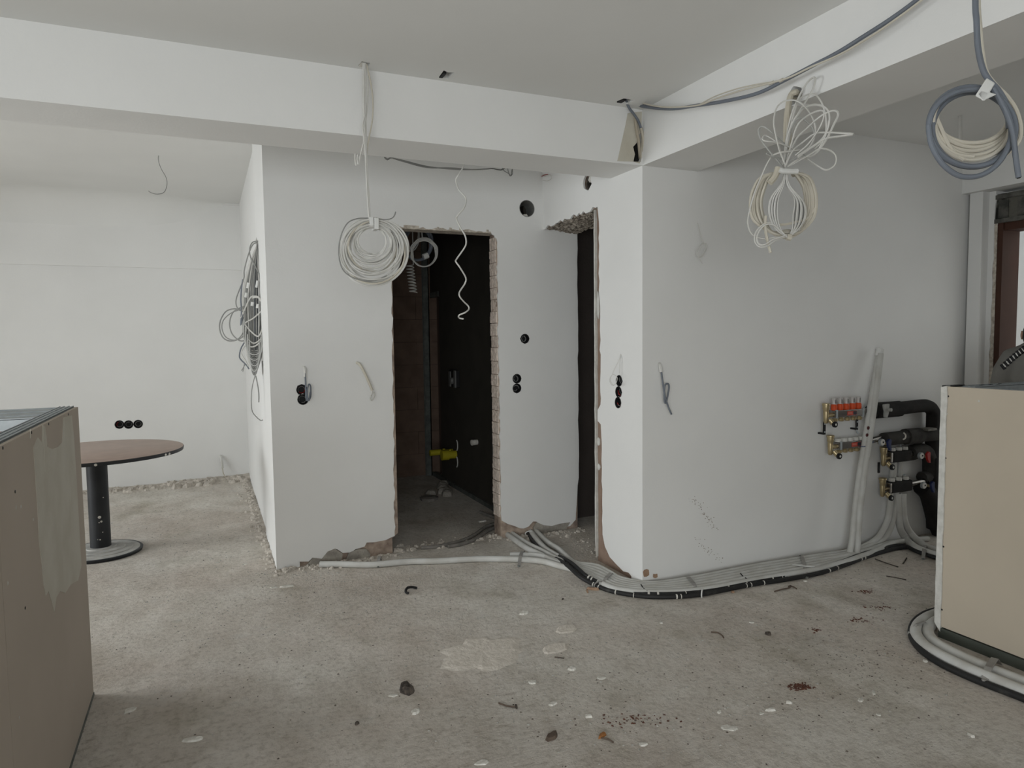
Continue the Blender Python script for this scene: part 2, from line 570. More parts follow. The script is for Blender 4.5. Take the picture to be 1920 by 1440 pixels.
h2 = [ring2((q.x, q.z), 0.038, 0.038, 8) for q in s1] + [ring2((vent_c.x, vent_c.z), 0.064, 0.064, 20)]
MB().poly(core, h2, Vxz(0), Y1+0.014, Y1+0.135).build('masonry_core', RAW, wall1)['label'] = 'raw brown masonry showing under the torn plaster'
# plaster lining of the door head
MB().poly(ragged((DX0, Y1+0.002), (DX1, Y1+0.002), 20, 0.004, 31, (0, 1)) + ragged((DX1, Y1+0.132), (DX0, Y1+0.132), 20, 0.004, 32, (0, 1)), [],
          Hxy, DZ-0.012, DZ+0.012).build('door_head', PLASTER_EDGE, wall1, False)['label'] = 'rough broken door head'
# cement smears at the torn foot of the wall
MB().poly([(0.56, 0.0), (0.60, 0.05), (0.66, 0.035), (0.70, 0.078), (0.75, 0.092), (0.80, 0.05), (0.79, 0.0)], [], Vxz(0), Y1-0.004, Y1+0.02).build(
    'cement_patch', CEMENT, wall1)['label'] = 'grey cement smear at the foot of the wall'
MB().poly([(0.82, 0.0), (0.84, 0.05), (0.90, 0.066), (0.96, 0.06), (0.99, 0.02), (0.98, 0.0)], [], Vxz(0), Y1-0.003, Y1+0.02).build('cement_patch', CEMENT, wall1)
MB().poly([(2.24, 0.05), (2.27, 0.09), (2.33, 0.06), (2.40, 0.045), (2.47, 0.055), (2.56, 0.055), (2.52, 0.0), (2.26, 0.0)], [], Vxz(0), Y1-0.003, Y1+0.02).build(
    'cement_patch', CEMENT, wall1)
# hollow clay bricks of the cut jamb, each one a piece
HOLLOW = mat('hollow clay brick end', (0.80, 0.70, 0.62), 0.95, (0.60, 0.52, 0.45), 30, 0.6, 90)
zb = 0.16
rb = random.Random(3)
while zb < DZ-0.06:
    hgt = rb.uniform(0.085, 0.105)
    m = MB()
    d = rb.uniform(-0.003, 0.004)
    ys = [Y1+0.016, Y1+0.036, Y1+0.048, Y1+0.068, Y1+0.080, Y1+0.100, Y1+0.112, Y1+0.132]
    zs = [zb, zb+hgt*0.16, zb+hgt*0.36, zb+hgt*0.56, zb+hgt*0.76, zb+hgt*0.94]
    x0 = DX1-0.006+d
    for i in range(7):
        for j in range(5):
            hole = (i % 2 == 1) and (j % 2 == 1 or j == 0) and rb.random() > 0.12
            xx = x0+(0.03 if hole else rb.uniform(-0.002, 0.002))
            m.box((xx, ys[i], zs[j]), (DX1+0.034, ys[i+1], zs[j+1]))
    m.build('brick', HOLLOW, wall1)
    zb += hgt

# ------------------------------------------------------------------ wall_side (A) with the second opening
AH = P(1101, 341, 'x', XA)
SA = [(1161, 714), (1160, 735), (1159, 755)]
sA = [P(px, py, 'x', XA) for px, py in SA]


def Vyz(a, b, t):
    return (t, a, b)


hA = [ring2((q.y, q.z), 0.036, 0.037, 8, 0.12, 40+i) for i, q in enumerate(sA)]
hA.append(ring2((AH.y, AH.z), 0.055, 0.048, 10, 0.3, 50))
outerA = [(Y2+0.001, 0.012), (Y2+0.08, 0.012), (Y2+0.15, 0.04), (3.62, 0.03), (3.70, 0.05), (3.78, 0.075), (3.84, 0.13)]
outerA += ragged((3.868, 0.2), (3.878, 0.9), 14, 0.007, 61, (1, 0))
outerA += [(3.885, 0.93), (3.925, 0.95), (3.925, 1.02), (3.888, 1.06)]
outerA += ragged((3.882, 1.1), (3.905, 2.30), 22, 0.008, 62, (1, 0))
outerA += ragged((3.915, 2.34), (Y1, 2.315), 26, 0.014, 63, (0, 1))
outerA += [(Y1, 2.31), (Y1, ZCL), (Y2+0.001, ZCL)]
wallA = struct('wall_side', MB().poly(outerA, hA, Vyz, XA, XA+0.014), PAINT, 'white return wall with the second doorway')
JY = 3.953
coreA = [(Y2+0.01, 0), (JY, 0), (JY, 2.335), (Y1, 2.322), (Y1, ZCL), (Y2+0.01, ZCL)]
hA2 = [ring2((q.y, q.z), 0.038, 0.038, 8) for q in sA] + [ring2((AH.y, AH.z), 0.06, 0.055, 10)]
MB().poly(coreA, hA2, Vyz, XA+0.016, XE-0.01).build('masonry_core', BROWN, wallA)['label'] = 'brown clay masonry at the cut jamb'
MB().poly(ragged((JY-0.004, 0.03), (JY-0.006, 2.33), 40, 0.003, 71, (1, 0)) + ragged((JY+0.007, 2.33), (JY+0.007, 0.03), 30, 0.003, 72, (1, 0)), [], Vyz, XA-0.002,
          XE-0.012).build('plaster_edge', GYPSUM, wallA)['label'] = 'thin white plaster edge of the jamb'
for (pz0, pz1) in ((1.62, 1.80), (0.78, 0.84), (0.62, 0.66)):
    MB().poly(ring2((JY-0.022, (pz0+pz1)/2), 0.016, (pz1-pz0)/2, 10, 0.25, int(pz0*100)), [], Vyz, XA+0.010, XA+0.02).build('plaster_remnant', GYPSUM, wallA)
# rough lintel underside with lumps
m = MB()
nx, ny = 22, 64
for i in range(nx+1):
    for j in range(ny+1):
        x = XA+0.004+(XE-0.01-XA)*i/nx
        y = JY-0.03+(Y1-JY+0.03)*j/ny
        z = 2.335-0.02*(j/ny)-0.02*(i/nx)+0.020*noise.noise(Vector((x*24, y*18, 1)))+0.010*noise.noise(Vector((x*90, y*80, 4)))
        m.v.append(Vector((x, y, z)))
for i in range(nx):
    for j in range(ny):
        k = i*(ny+1)+j
        m.f.append((k, k+1, k+ny+2, k+ny+1))
m.build('lintel_rubble', mat('rough lintel mortar', (0.48, 0.43, 0.36), 0.95, (0.17, 0.14, 0.115), 45, 1.0, 120, contrast=(0.4, 0.58)), wallA)['label'] = \
    'rough broken mortar under the lintel'

# ------------------------------------------------------------------ wall_right (W2)
outer2 = [(XA+0.0012, 0.012), (XA+0.05, 0.03), (XA+0.09, 0.008), (XA+0.2, 0.0), (5.7, 0.0), (5.7, ZCR+0.05), (XA+0.0012, ZCR+0.05)]
wall2 = struct('wall_right', MB().poly(outer2, [], Vxz(0), Y2, Y2+0.12), PAINT, 'grey white wall behind the heating manifolds')
rs = random.Random(9)
m = MB()
for k in range(95):
    if k < 60:
        t = rs.random()
        px, py = 1300+45*t+rs.gauss(0, 4), 935+62*t+rs.gauss(0, 3)
    else:
        t = rs.random()
        px, py = 1303+47*t+rs.gauss(0, 5), 1008+46*t+rs.gauss(0, 4)
    q = P(px, py, 'y', Y2)
    r = rs.uniform(0.0012, 0.003)
    m.lathe((q.x, q.y-0.0015, q.z), (0, 1, 0), [(0, r), (0.002, r)], 5)
sp = m.build('splatter', mat('dried brown splatter', (0.22, 0.17, 0.12), 0.9), wall2)
sp['kind'] = 'stuff'
sp['label'] = 'brown splashes low on the wall'
m = MB()
for (px, py, sx, sz) in ((1211, 1074, 0.035, 0.03), (1228, 1080, 0.03, 0.016)):
    q = P(px, py, 'y', Y2)
    m.poly(ring2((q.x, q.z), sx*0.7, sz, 9, 0.3, px), [], Vxz(0), Y2-0.004, Y2+0.01)
m.build('brick_scar', CLAY, wall2)['label'] = 'chipped plaster showing clay brick at the corner foot'

# ------------------------------------------------------------------ left room: far wall, face of the bathroom block
SB = [(224, 796), (241, 796), (259, 795)]
sB = [P(px, py, 'y', YBK) for px, py in SB]
hB = [ring2((q.x, q.z), 0.044, 0.044, 8, 0.08, 80+i) for i, q in enumerate(sB)]
struct('wall_far', MB().poly([(XLW-0.2, 0), (0.6, 0), (0.6, ZCL), (XLW-0.2, ZCL)], hB, Vxz(0), YBK, YBK+0.15), PAINT, 'far white wall of the left room')
struct('trim_4', MB().box((XLW-0.2, YBK-0.028, 2.272), (XL+0.02, YBK+0.02, ZCL)), PAINT, 'slightly proud upper band of the far wall')
struct('trim_5', MB().box((XL-0.17, YBK-0.05, ZCL-0.012), (XL+0.01, YBK-0.02, ZCL+0.01)), PAINT, 'short plaster ledge under the ceiling')
m = MB()  # cove added so the shading passes softly from wall to ceiling
XC = [XLW, -2.0, -1.0, -0.5, -0.2, 0.0, 0.12, XL-0.06, XL]
for i in range(9):
    a = math.pi/2*i/8
    for k, x in enumerate(XC):
        r_ = 0.30*(1, 1, 1, 0.92, 0.72, 0.45, 0.22, 0.06, 0.01)[k]
        m.v.append(Vector((x, YBK-0.028-r_*(1-math.sin(a)), ZCL-r_*(1-math.cos(a)))))
for i in range(8):
    for k in range(8):
        q = 9*i+k
        m.f.append((q, q+1, q+10, q+9))
struct('trim_10', m, PAINT_C, 'added cove blending the shading of far wall and ceiling', True)
struct('wall_left', MB().poly([(Y1+0.002, 0), (YBK+0.01, 0), (YBK+0.01, ZCL), (Y1+0.002, ZCL)],
                              [[(5.60, 2.27), (5.64, 2.275), (5.645, 2.345), (5.605, 2.35)]], Vyz, XL, XL+0.13), PAINT,
       'left face of the bathroom block')
struct('trim_6', MB().box((XL-0.0155, Y1+0.002, 0.0), (XL+0.01, 5.58, ZCL)), PAINT, 'proud pilaster strip at the front corner of the block')

# ------------------------------------------------------------------ bathroom behind the first doorway
YBB = 7.32
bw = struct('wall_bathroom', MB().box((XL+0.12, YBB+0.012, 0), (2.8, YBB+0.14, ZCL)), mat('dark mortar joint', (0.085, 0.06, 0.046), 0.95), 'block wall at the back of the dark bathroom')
zb = 0.0
row = 0
rb = random.Random(21)
while zb < ZCL-0.02:
    hgt = 0.245
    x = 1.35-(0.25 if row % 2 else 0)
    while x < 2.32:
        x1 = min(x+0.5, 2.34)
        d = rb.uniform(-0.004, 0.004)
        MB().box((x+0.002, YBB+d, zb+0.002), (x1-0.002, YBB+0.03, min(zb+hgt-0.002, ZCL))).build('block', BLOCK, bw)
        x = x1
    zb += hgt
    row += 1
yo = P(827, 800, 'x', 2.25).y
zo = P(812, 556, 'x', 2.25).z
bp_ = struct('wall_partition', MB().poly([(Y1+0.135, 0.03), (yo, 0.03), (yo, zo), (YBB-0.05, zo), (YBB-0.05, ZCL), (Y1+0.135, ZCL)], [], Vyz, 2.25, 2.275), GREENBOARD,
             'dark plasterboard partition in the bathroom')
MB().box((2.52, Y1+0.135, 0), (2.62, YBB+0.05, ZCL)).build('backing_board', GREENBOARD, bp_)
for (ya, yb_) in ((YBB-0.05, YBB-0.005),):
    s_ = MB()
    s_.box((2.17, ya, 0), (2.235, ya+0.006, ZCL))
    s_.box((2.17, yb_-0.006, 0), (2.235, yb_, ZCL))
    s_.box((2.225, ya, 0), (2.235, yb_, ZCL))
    s_.build('metal_stud', ZINC_D, bp_)['label'] = 'dark steel stud at the partition end'
MB().box((2.245, yo, zo-0.01), (2.285, YBB-0.05, zo+0.045)).build('head_track', ZINC_D, bp_)['label'] = 'steel head track over the niche'
MB().box((2.235, Y1+0.14, 0.0), (2.285, YBB-0.05, 0.04)).build('floor_track', ZINC_D, bp_)
bj = P(925, 880, 'x', 2.24)
MB().box((2.236, bj.y-0.03, 0.0), (2.249, bj.y, 0.62)).build('corner_strip', GYPSUM, bp_)['label'] = 'pale strip low on the partition edge'

# corridor behind the second doorway
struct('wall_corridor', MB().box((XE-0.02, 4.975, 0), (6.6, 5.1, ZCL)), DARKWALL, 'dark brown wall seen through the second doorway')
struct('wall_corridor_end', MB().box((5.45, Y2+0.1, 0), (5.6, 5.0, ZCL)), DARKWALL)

# ------------------------------------------------------------------ right end wall (W3) with the flat's door
WX = 5.30
struct('trim_7', MB().box((X3, YR-0.2, 2.525), (X3+0.5, Y2+0.02, ZCR+0.02)), PAINT, 'white beam over the entrance door')
struct('trim_8', MB().box((5.225, 3.29, 0), (WX+0.02, 3.385, 2.53)), PAINT, 'pale pilaster beside the entrance door')
dy1 = P(1863, 500, 'x', WX).y
edge = [(Y2+0.02, 0), (Y2+0.02, 2.53), (dy1, 2.53)] + ragged((dy1, 2.53), (dy1+0.01, 1.2), 22, 0.006, 91, (1, 0)) + ragged((dy1+0.01, 1.2), (dy1+0.015, 0), 14, 0.009, 92, (1, 0))
w3 = struct('wall_end', MB().poly(edge, [], Vyz, WX, WX+0.16), PAINT, 'white end wall beside the entrance door')
MB().box((WX+0.005, dy1-0.018, 0), (WX+0.16, dy1+0.02, 2.30)).build('cut_edge', PLASTER_EDGE, w3)['label'] = 'broken plaster edge at the door opening'
struct('wall_end_near', MB().box((WX, YR-0.2, 0), (WX+0.16, 2.20, 2.53)), PAINT)
lt = struct('trim_9', MB().box((WX+0.012, 2.10, 2.30), (WX+0.16, dy1+0.01, 2.50)), CONC_DK, 'dark concrete lintel over the entrance door')
yb = dy1-0.01
rb = random.Random(5)
for k in range(5):
    wd = rb.uniform(0.05, 0.09)
    MB().box((WX+0.004, yb-wd, 2.325), (WX+0.02, yb-0.008, 2.455)).build('block', mat('cement lump', (0.13, 0.125, 0.11), 0.95, (0.05, 0.05, 0.045), 14, 0.6, 60), lt)
    yb -= wd+0.055
MB().box((WX-0.004, 2.10, 2.462), (WX+0.03, dy1, 2.492)).build('mortar_band', mat('grey mortar band', (0.16, 0.155, 0.135), 0.95, (0.08, 0.078, 0.07), 16, 0.6, 60), lt)
MB().box((WX-0.004, 2.10, 2.290), (WX+0.03, dy1+0.004, 2.32)).build('mortar_band', MATS['grey mortar band'], lt)
dr = tag(bpy.data.objects.new('door_1', None), 'red brown door lining in the end wall opening', None, None, 'structure')
COL.objects.link(dr)
xf = P(1905, 600, 'y', dy1-0.05).x
MB().box((WX+0.005, dy1-0.055, 0), (xf, dy1-0.016, 2.295)).build('door_jamb', WOOD, dr)
MB().box((WX+0.02, 2.20, 2.235), (xf, dy1-0.055, 2.295)).build('door_header', WOOD, dr)
MB().box((WX+0.005, 2.20, 0), (xf, 2.235, 2.235)).build('door_jamb', WOOD, dr)
struct('wall_landing', MB().box((7.1, -1.0, 0), (7.25, 5.0, ZCR)), PAINT, 'bright white landing wall beyond the door')
struct('wall_landing_side', MB().box((5.6, 4.2, 0), (7.2, 4.3, ZCR)), PAINT)

# ------------------------------------------------------------------ unseen walls with windows behind and beside the camera


def window_wall(name, horizontal, at, lo, hi, openings, thick):
    hs = [[(a, z0), (b, z0), (b, z1), (a, z1)] for a, b, z0, z1 in openings]
    fn = (lambda a, b, t: (t, a, b)) if horizontal == 'y' else (lambda a, b, t: (a, t, b))
    return struct(name, MB().poly([(lo, -0.1), (hi, -0.1), (hi, 3.0), (lo, 3.0)], hs, fn, at, at+thick), PAINT)


OPW = [(-1.3, 2.9, 0.1, 2.4), (4.0, 6.4, 0.1, 2.4)]
window_wall('wall_window_side', 'y', XLW-0.25, YR-0.2, YBK+0.2, OPW, 0.25)
window_wall('wall_rear', 'x', YR-0.25, XLW-0.2, 8.6, [(-3.6, 0.2, 0.1, 2.4)], 0.25)
k = 1
FR = mat('white window frame', (0.7, 0.7, 0.7), 0.4)
for (a, b, z0, z1) in OPW:
    m = MB()
    for q in (a, (a+b)/2-0.04, b-0.08):
        m.box((XLW-0.2, q, z0), (XLW-0.13, q+0.08, z1))
    m.box((XLW-0.2, a, z0), (XLW-0.13, b, z0+0.07))
    m.box((XLW-0.2, a, z1-0.07), (XLW-0.13, b, z1))
    struct('window_%d' % k, m, FR)
    k += 1
m = MB()
for q in (-3.6, -1.74, 0.12):
    m.box((q, YR-0.2, 0.1), (q+0.08, YR-0.13, 2.4))
m.box((-3.6, YR-0.2, 0.1), (0.2, YR-0.13, 0.17))
m.box((-3.6, YR-0.2, 2.33), (0.2, YR-0.13, 2.4))
struct('window_3', m, FR)

# ================================================================== things


def cable(name, pts, r, m, parent, step=5, n=6, closed=False):
    return MB().tube(smoothpath(pts, step, closed), r, n, closed).build(name, m, parent, True)


# ------------------------------------------------------------------ low plasterboard enclosures (left and right)
HP = 1.242


def screw_heads(parent, spots, nrm, mname='screw'):
    for q in spots:
        MB().lathe(Vector(q), nrm, [(-0.004, 0.005), (0.0012, 0.0045), (0.0015, 0.002)], 8).build('screw', BLACKP, parent)


XP = -0.495
YE = 3.352
lp = thing('plasterboard_enclosure', 'low grey brown plasterboard half wall with open metal frame top, standing left of the camera', 'half wall', (XP, 2.4, 0))
for (y0, y1) in ((2.10, YE), (1.25, 2.097)):
    MB().box((XP-0.0125, y0, 0.012), (XP, y1, HP-0.004)).build('board', BOARD, lp, bevel=0.0015)
MB().box((-3.2, YE-0.0125, 0.012), (XP-0.014, YE, HP-0.004)).build('board', BOARD, lp)
MB().box((XP-0.075, 1.25, 0.012), (XP-0.0625, YE-0.075, HP-0.006)).build('inner_board', BOARD_W, lp)
MB().box((-3.2, YE-0.44, 0.012), (XP-0.076, YE-0.43, HP-0.045)).build('inner_board', mat('brown plasterboard back', (0.30, 0.20, 0.125), 0.9), lp)


def track(parent, lo, hi, along, name='top_track'):
    """shallow U of sheet steel lying on its back with two pressed ribs"""
    x0, y0, z = lo
    x1, y1, _ = hi
    m = MB()
    m.box((x0, y0, z-0.002), (x1, y1, z))
    if along == 'y':
        wd = x1-x0
        for a, b in ((0.0, 0.05), (0.27, 0.36), (0.62, 0.72), (0.95, 1.0)):
            m.box((x0+wd*a, y0, z), (x0+wd*b, y1, z+0.0028))
        m.box((x0, y0, z-0.04), (x0+0.001, y1, z))
        m.box((x1-0.001, y0, z-0.04), (x1, y1, z))
    else:
        wd = y1-y0
        for a, b in ((0.0, 0.05), (0.27, 0.36), (0.62, 0.72), (0.95, 1.0)):
            m.box((x0, y0+wd*a, z), (x1, y0+wd*b, z+0.0028))
        m.box((x0, y0, z-0.04), (x1, y0+0.001, z))
        m.box((x0, y1-0.001, z-0.04), (x1, y1, z))
    return m.build(name, ZINC, parent)


track(lp, (XP-0.0625, 1.25, HP), (XP-0.0135, YE-0.013, HP), 'y')
track(lp, (-3.2, YE-0.44, HP-0.004), (XP-0.064, YE-0.014, HP-0.004), 'x')
for x in (-0.62, -1.2, -1.8, -2.4):
    MB().box((x-0.05, YE-0.06, 0.02), (x, YE-0.014, HP-0.01)).build('stud', ZINC, lp)
MB().box((XP-0.001, YE-0.9, 0.0), (XP+0.003, YE, 0.012)).build('floor_track', ZINC_D, lp)
jc = [(62, 838), (66, 900), (70, 960), (73, 1020), (78, 1060), (81, 1095), (85, 1118), (90, 1108), (96, 1128), (101, 1148), (105, 1120), (112, 1108), (122, 1112), (132, 1096), (146, 1088),
      (152, 1060), (148, 990), (143, 900), (138, 820), (134, 779), (118, 783), (117, 812), (116, 830), (108, 838), (97, 842), (88, 838), (86, 815), (84, 800), (79, 797), (78, 830), (70, 820)]
q_ = [P(px, py, 'x', XP) for px, py in jc]
MB().poly([(q.y, q.z) for q in q_], [], Vyz, XP-0.002, XP+0.0016).build('joint_compound', COMPOUND, lp)['label'] = 'pale joint compound band with ragged edge'
for (a, b) in (((80, 797), (84, 885)), ((57, 805), (56, 822))):
    MB().tube([P(*a, 'x', XP+0.001), P(*b, 'x', XP+0.001)], 0.0016, 4).build('drip', COMPOUND, lp)
screw_heads(lp, [P(px, py, 'x', XP) for px, py in ((59, 811), (91, 795), (128, 777), (88, 836), (132, 811), (5, 840), (47, 1140), (28, 922))], (1, 0, 0))
rr = random.Random(4)
for i in range(9):
    q = P(rr.uniform(5, 150), rr.uniform(900, 1380), 'x', XP)
    MB().poly(ring2((q.y, q.z), 0.004, 0.006, 6, 0.4, i), [], Vyz, XP-0.001, XP+0.0008).build('paint_fleck', GYPSUM, lp)

XR, YRE = 3.262, 2.222
rp = thing('plasterboard_enclosure', 'low beige plasterboard half wall with a white cut edge, standing right of the camera', 'half wall', (XR, 1.4, 0))
MB().box((XR, 0.95, 0.055), (XR+0.0125, YRE-0.028, HP)).build('board', BOARD_W, rp, bevel=0.0015)
MB().box((XR, -0.3, 0.055), (XR+0.0125, 0.947, HP)).build('board', BOARD_W, rp, bevel=0.0015)
ed = ragged((YRE-0.030, 0.03), (YRE-0.030, HP), 30, 0.0025, 7, (1, 0)) + [(YRE-0.028, HP+0.003), (YRE, HP-0.004)] + ragged((YRE, HP-0.03), (YRE, 0.03), 24, 0.0012, 8, (1, 0))
MB().poly(ed, [], Vyz, XR-0.006, XR+0.02).build('cut_edge', GYPSUM, rp)['label'] = 'white gypsum edge of the end board'
MB().box((XR+0.02, YRE-0.028, 0.012), (6.0-1.0, YRE, HP-0.004)).build('board', BOARD_W, rp)
MB().box((XR+0.0125, -0.3, 0.012), (XR+0.07, YRE-0.03, 0.05)).build('floor_track', ZINC_D, rp)
MB().box((XR-0.004, -0.3, 0.0), (XR+0.012, YRE-0.02, 0.05)).build('floor_track', mat('dark green steel channel', (0.085, 0.095, 0.08), 0.5, metal=0.3), rp)['label'] = 'dark channel at the foot'
track(rp, (XR+0.11, YRE-0.09, HP-0.004), (5.0, YRE-0.005, HP-0.004), 'x')
track(rp, (XR+0.013, -0.3, HP-0.004), (XR+0.06, YRE-0.06, HP-0.004), 'y')
MB().box((XR+0.005, YRE-0.028, HP-0.003), (XR+0.13, YRE+0.002, HP+0.0035)).build('black_tape', BLACKP, rp)['label'] = 'black strip at the top corner'
screw_heads(rp, [P(px, py, 'x', XR) for px, py in ((1778, 743), (1773, 859), (1769, 1025), (1766, 1143), (1817, 1211))], (-1, 0, 0))
q = P(1836, 752, 'x', XR)
MB().poly(ring2((q.y, q.z), 0.008, 0.006, 6, 0.5, 3), [], Vyz, XR-0.0008, XR+0.001).build('paint_fleck', GYPSUM, rp)
MB().tube([P(1769, 782, 'x', XR-0.001), P(1773, 779, 'x', XR-0.001), P(1777, 775, 'x', XR-0.001)], [0.004, 0.0035, 0.0015], 5).build('torn_paper', GYPSUM, rp)
m = MB()
q1, q2 = P(1833, 726, 'y', YRE-0.04), P(1873, 726, 'y', YRE-0.04)
for k in range(6):
    a = q1.x+(q2.x-q1.x)*k/5
    m.box((a-0.008, YRE-0.058+0.012*(k % 2), HP-0.001), (a+0.010, YRE-0.052+0.012*(k % 2), HP+0.0005))
m.build('stamp_mark', BLACKP, rp)

# ------------------------------------------------------------------ round table
TC = Vector((-0.742, 5.655, 0))
tb = thing('round_table', 'round brown laminate table on one black column foot, in the left room', 'table', TC)
MB().lathe(TC+Vector((0, 0, 0.712)), (0, 0, 1), [(0, 0.545), (0.002, 0.562), (0.022, 0.566), (0.0265, 0.563)], 72).build('edge_band', TABLEBLACK, tb, True)['label'] = 'black table edge'
MB().lathe(TC+Vector((0, 0, 0.7386)), (0, 0, 1), [(0, 0.563), (0.0014, 0.560)], 72).build('tabletop', TABLETOP, tb, True)
MB().lathe(TC, (0, 0, 1), [(0.03, 0.066), (0.70, 0.066), (0.702, 0.066), (0.712, 0.16)], 36).build('column', TABLEBLACK, tb, True)['label'] = 'black steel column'
MB().lathe(TC, (0, 0, 1), [(0.0, 0.262), (0.016, 0.268), (0.022, 0.262)], 56).build('foot_rim', TABLEBLACK, tb, True)['label'] = 'black rim of the foot'
MB().lathe(TC, (0, 0, 1), [(0.020, 0.260), (0.026, 0.225), (0.0261, 0.205), (0.032, 0.200), (0.034, 0.172), (0.0341, 0.155), (0.041, 0.150), (0.043, 0.120), (0.0431, 0.10), (0.05, 0.095), (0.052, 0.066)],
           56).build('foot_plate', BASEGREY, tb, True)['label'] = 'dusty stepped round foot'
rr = random.Random(2)
for (px, py, s) in ((187, 970, 0.020), (191, 978, 0.014), (197, 933, 0.008), (188, 1012, 0.009), (183, 1012, 0.005), (186, 980, 0.008), (194, 998, 0.007)):
    a = ray(px, py)
    q = P(px, py, 'y', TC.y-0.066)
    ang = math.atan2(-1, (q.x-TC.x)/0.066*0.9)
    c = TC + Vector((0.0662*math.cos(ang), 0.0662*math.sin(ang), q.z))
    nrm = Vector((math.cos(ang), math.sin(ang), 0))
    MB().lathe(c, nrm, [(-0.004, s*0.6), (0.0008, s*0.5)], 7).build('paint_fleck', CHIP, tb)
for k, a in enumerate((-0.62, -0.55, -1.45)):
    c = TC + Vector((0.566*math.cos(a), 0.566*math.sin(a), 0.724))
    MB().lathe(c, (math.cos(a), math.sin(a), 0), [(-0.004, 0.010), (0.001, 0.008)], 7).build('paint_fleck', CHIP, tb)

# ------------------------------------------------------------------ flush socket boxes and sleeves


def socket_box(c, nrm, label, r=0.036, inner='black', group=None, seed=0):
    c, nrm = Vector(c), Vector(nrm)
    t = thing('socket_box', label, 'socket box', c + nrm*0.002, group)
    r_ = random.Random(seed)
    MB().lathe(c, -nrm, [(-0.0022, r*1.0), (-0.0022, r*0.86), (0.006, r*0.86), (0.045, r*0.84), (0.046, 0.004)], 16, False).build('cup', BLACKP, t, True)
    MB().lathe(c - nrm*0.043, -nrm, [(0, r*0.82), (0.001, r*0.82)], 12).build('back', BLACKP, t)
    u = nrm.cross(Vector((0, 0, 1))).normalized()
    for k in range(3):
        a = r_.uniform(0, 6)
        pts = []
        for i in range(7):
            aa = a + i*0.8
            pts.append(c - nrm*(0.038-0.005*i) + u*(r*0.6*math.cos(aa)) + Vector((0, 0, r*0.6*math.sin(aa))))
        cable('wire', pts, 0.0024, REDWIRE if (inner == 'red' and k < 2) else (CABLE_D if k < 1 else GREYBOX), t, 3, 5)
    return t


NB = (0, -1, 0)
socket_box(s1[0], NB, 'upper socket box with red wires left of the bathroom doorway', inner='red', seed=1, group='paired socket boxes left of the bathroom doorway')
socket_box(s1[1], NB, 'lower socket box with dark wires left of the bathroom doorway', seed=2, group='paired socket boxes left of the bathroom doorway')
socket_box(s1[2], NB, 'single black socket box alone high between the two doorways', seed=3)
socket_box(s1[3], NB, 'upper of two black socket boxes between the two doorways', seed=4, group='paired socket boxes between the doorways')
socket_box(s1[4], NB, 'lower of two black socket boxes between the two doorways', seed=5, group='paired socket boxes between the doorways')
socket_box(sA[0], (-1, 0, 0), 'top socket box of the column of three beside the white corner', seed=6, group='three socket boxes on the return wall')
socket_box(sA[1], (-1, 0, 0), 'middle socket box with red wires of the column of three beside the corner', inner='red', seed=7, group='three socket boxes on the return wall')
socket_box(sA[2], (-1, 0, 0), 'bottom socket box of the column of three beside the white corner', inner='red', seed=8, group='three socket boxes on the return wall')
socket_box(sB[0], NB, 'left socket box with red wires above the round table', 0.044, 'red', 'three socket boxes on the far wall', 9)
socket_box(sB[1], NB, 'middle socket box of three above the round table', 0.044, 'black', 'three socket boxes on the far wall', 10)
socket_box(sB[2], NB, 'right socket box of three above the round table', 0.044, 'black', 'three socket boxes on the far wall', 11)

vs_ = thing('vent_sleeve', 'round grey ventilation sleeve set in the wall above the doorways', 'vent pipe', vent_c)
m = MB().lathe(vent_c+Vector((0, -0.001, 0)), (0, 1, 0), [(0, 0.062), (0, 0.058), (0.30, 0.058)], 28, False)
m.build('sleeve', mat('grey pipe', (0.20, 0.20, 0.19), 0.5), vs_, True)
MB().lathe(vent_c+Vector((0.02, 0.20, -0.02)), (0, 1, 0), [(0, 0.045), (0.01, 0.045)], 16).build('plug', BLACKP, vs_)
MB().poly([(vent_c.x-0.03, vent_c.z-0.052), (vent_c.x+0.025, vent_c.z-0.055), (vent_c.x+0.012, vent_c.z-0.035), (vent_c.x-0.012, vent_c.z-0.038)], [], Vxz(0), Y1+0.03, Y1+0.07).build(
    'mortar_lump', CHIP, vs_)

rbx = thing('junction_box', 'torn grey hole with a box, high above the second doorway', 'junction box', AH)
MB().lathe(AH+Vector((0.02, 0, -0.005)), (1, 0, 0), [(0, 0.052), (0.002, 0.045), (0.05, 0.042), (0.051, 0.003)], 9, False).build('cup', mat('brown grey lining', (0.14, 0.12, 0.10), 0.9, (0.05, 0.045, 0.04), 30), rbx)
MB().lathe(AH+Vector((0.004, -0.03, 0.015)), (1, 0.4, 0), [(0, 0.012), (0.012, 0.025), (0.02, 0.01)], 7).build('plaster_lump', CHIP, rbx)

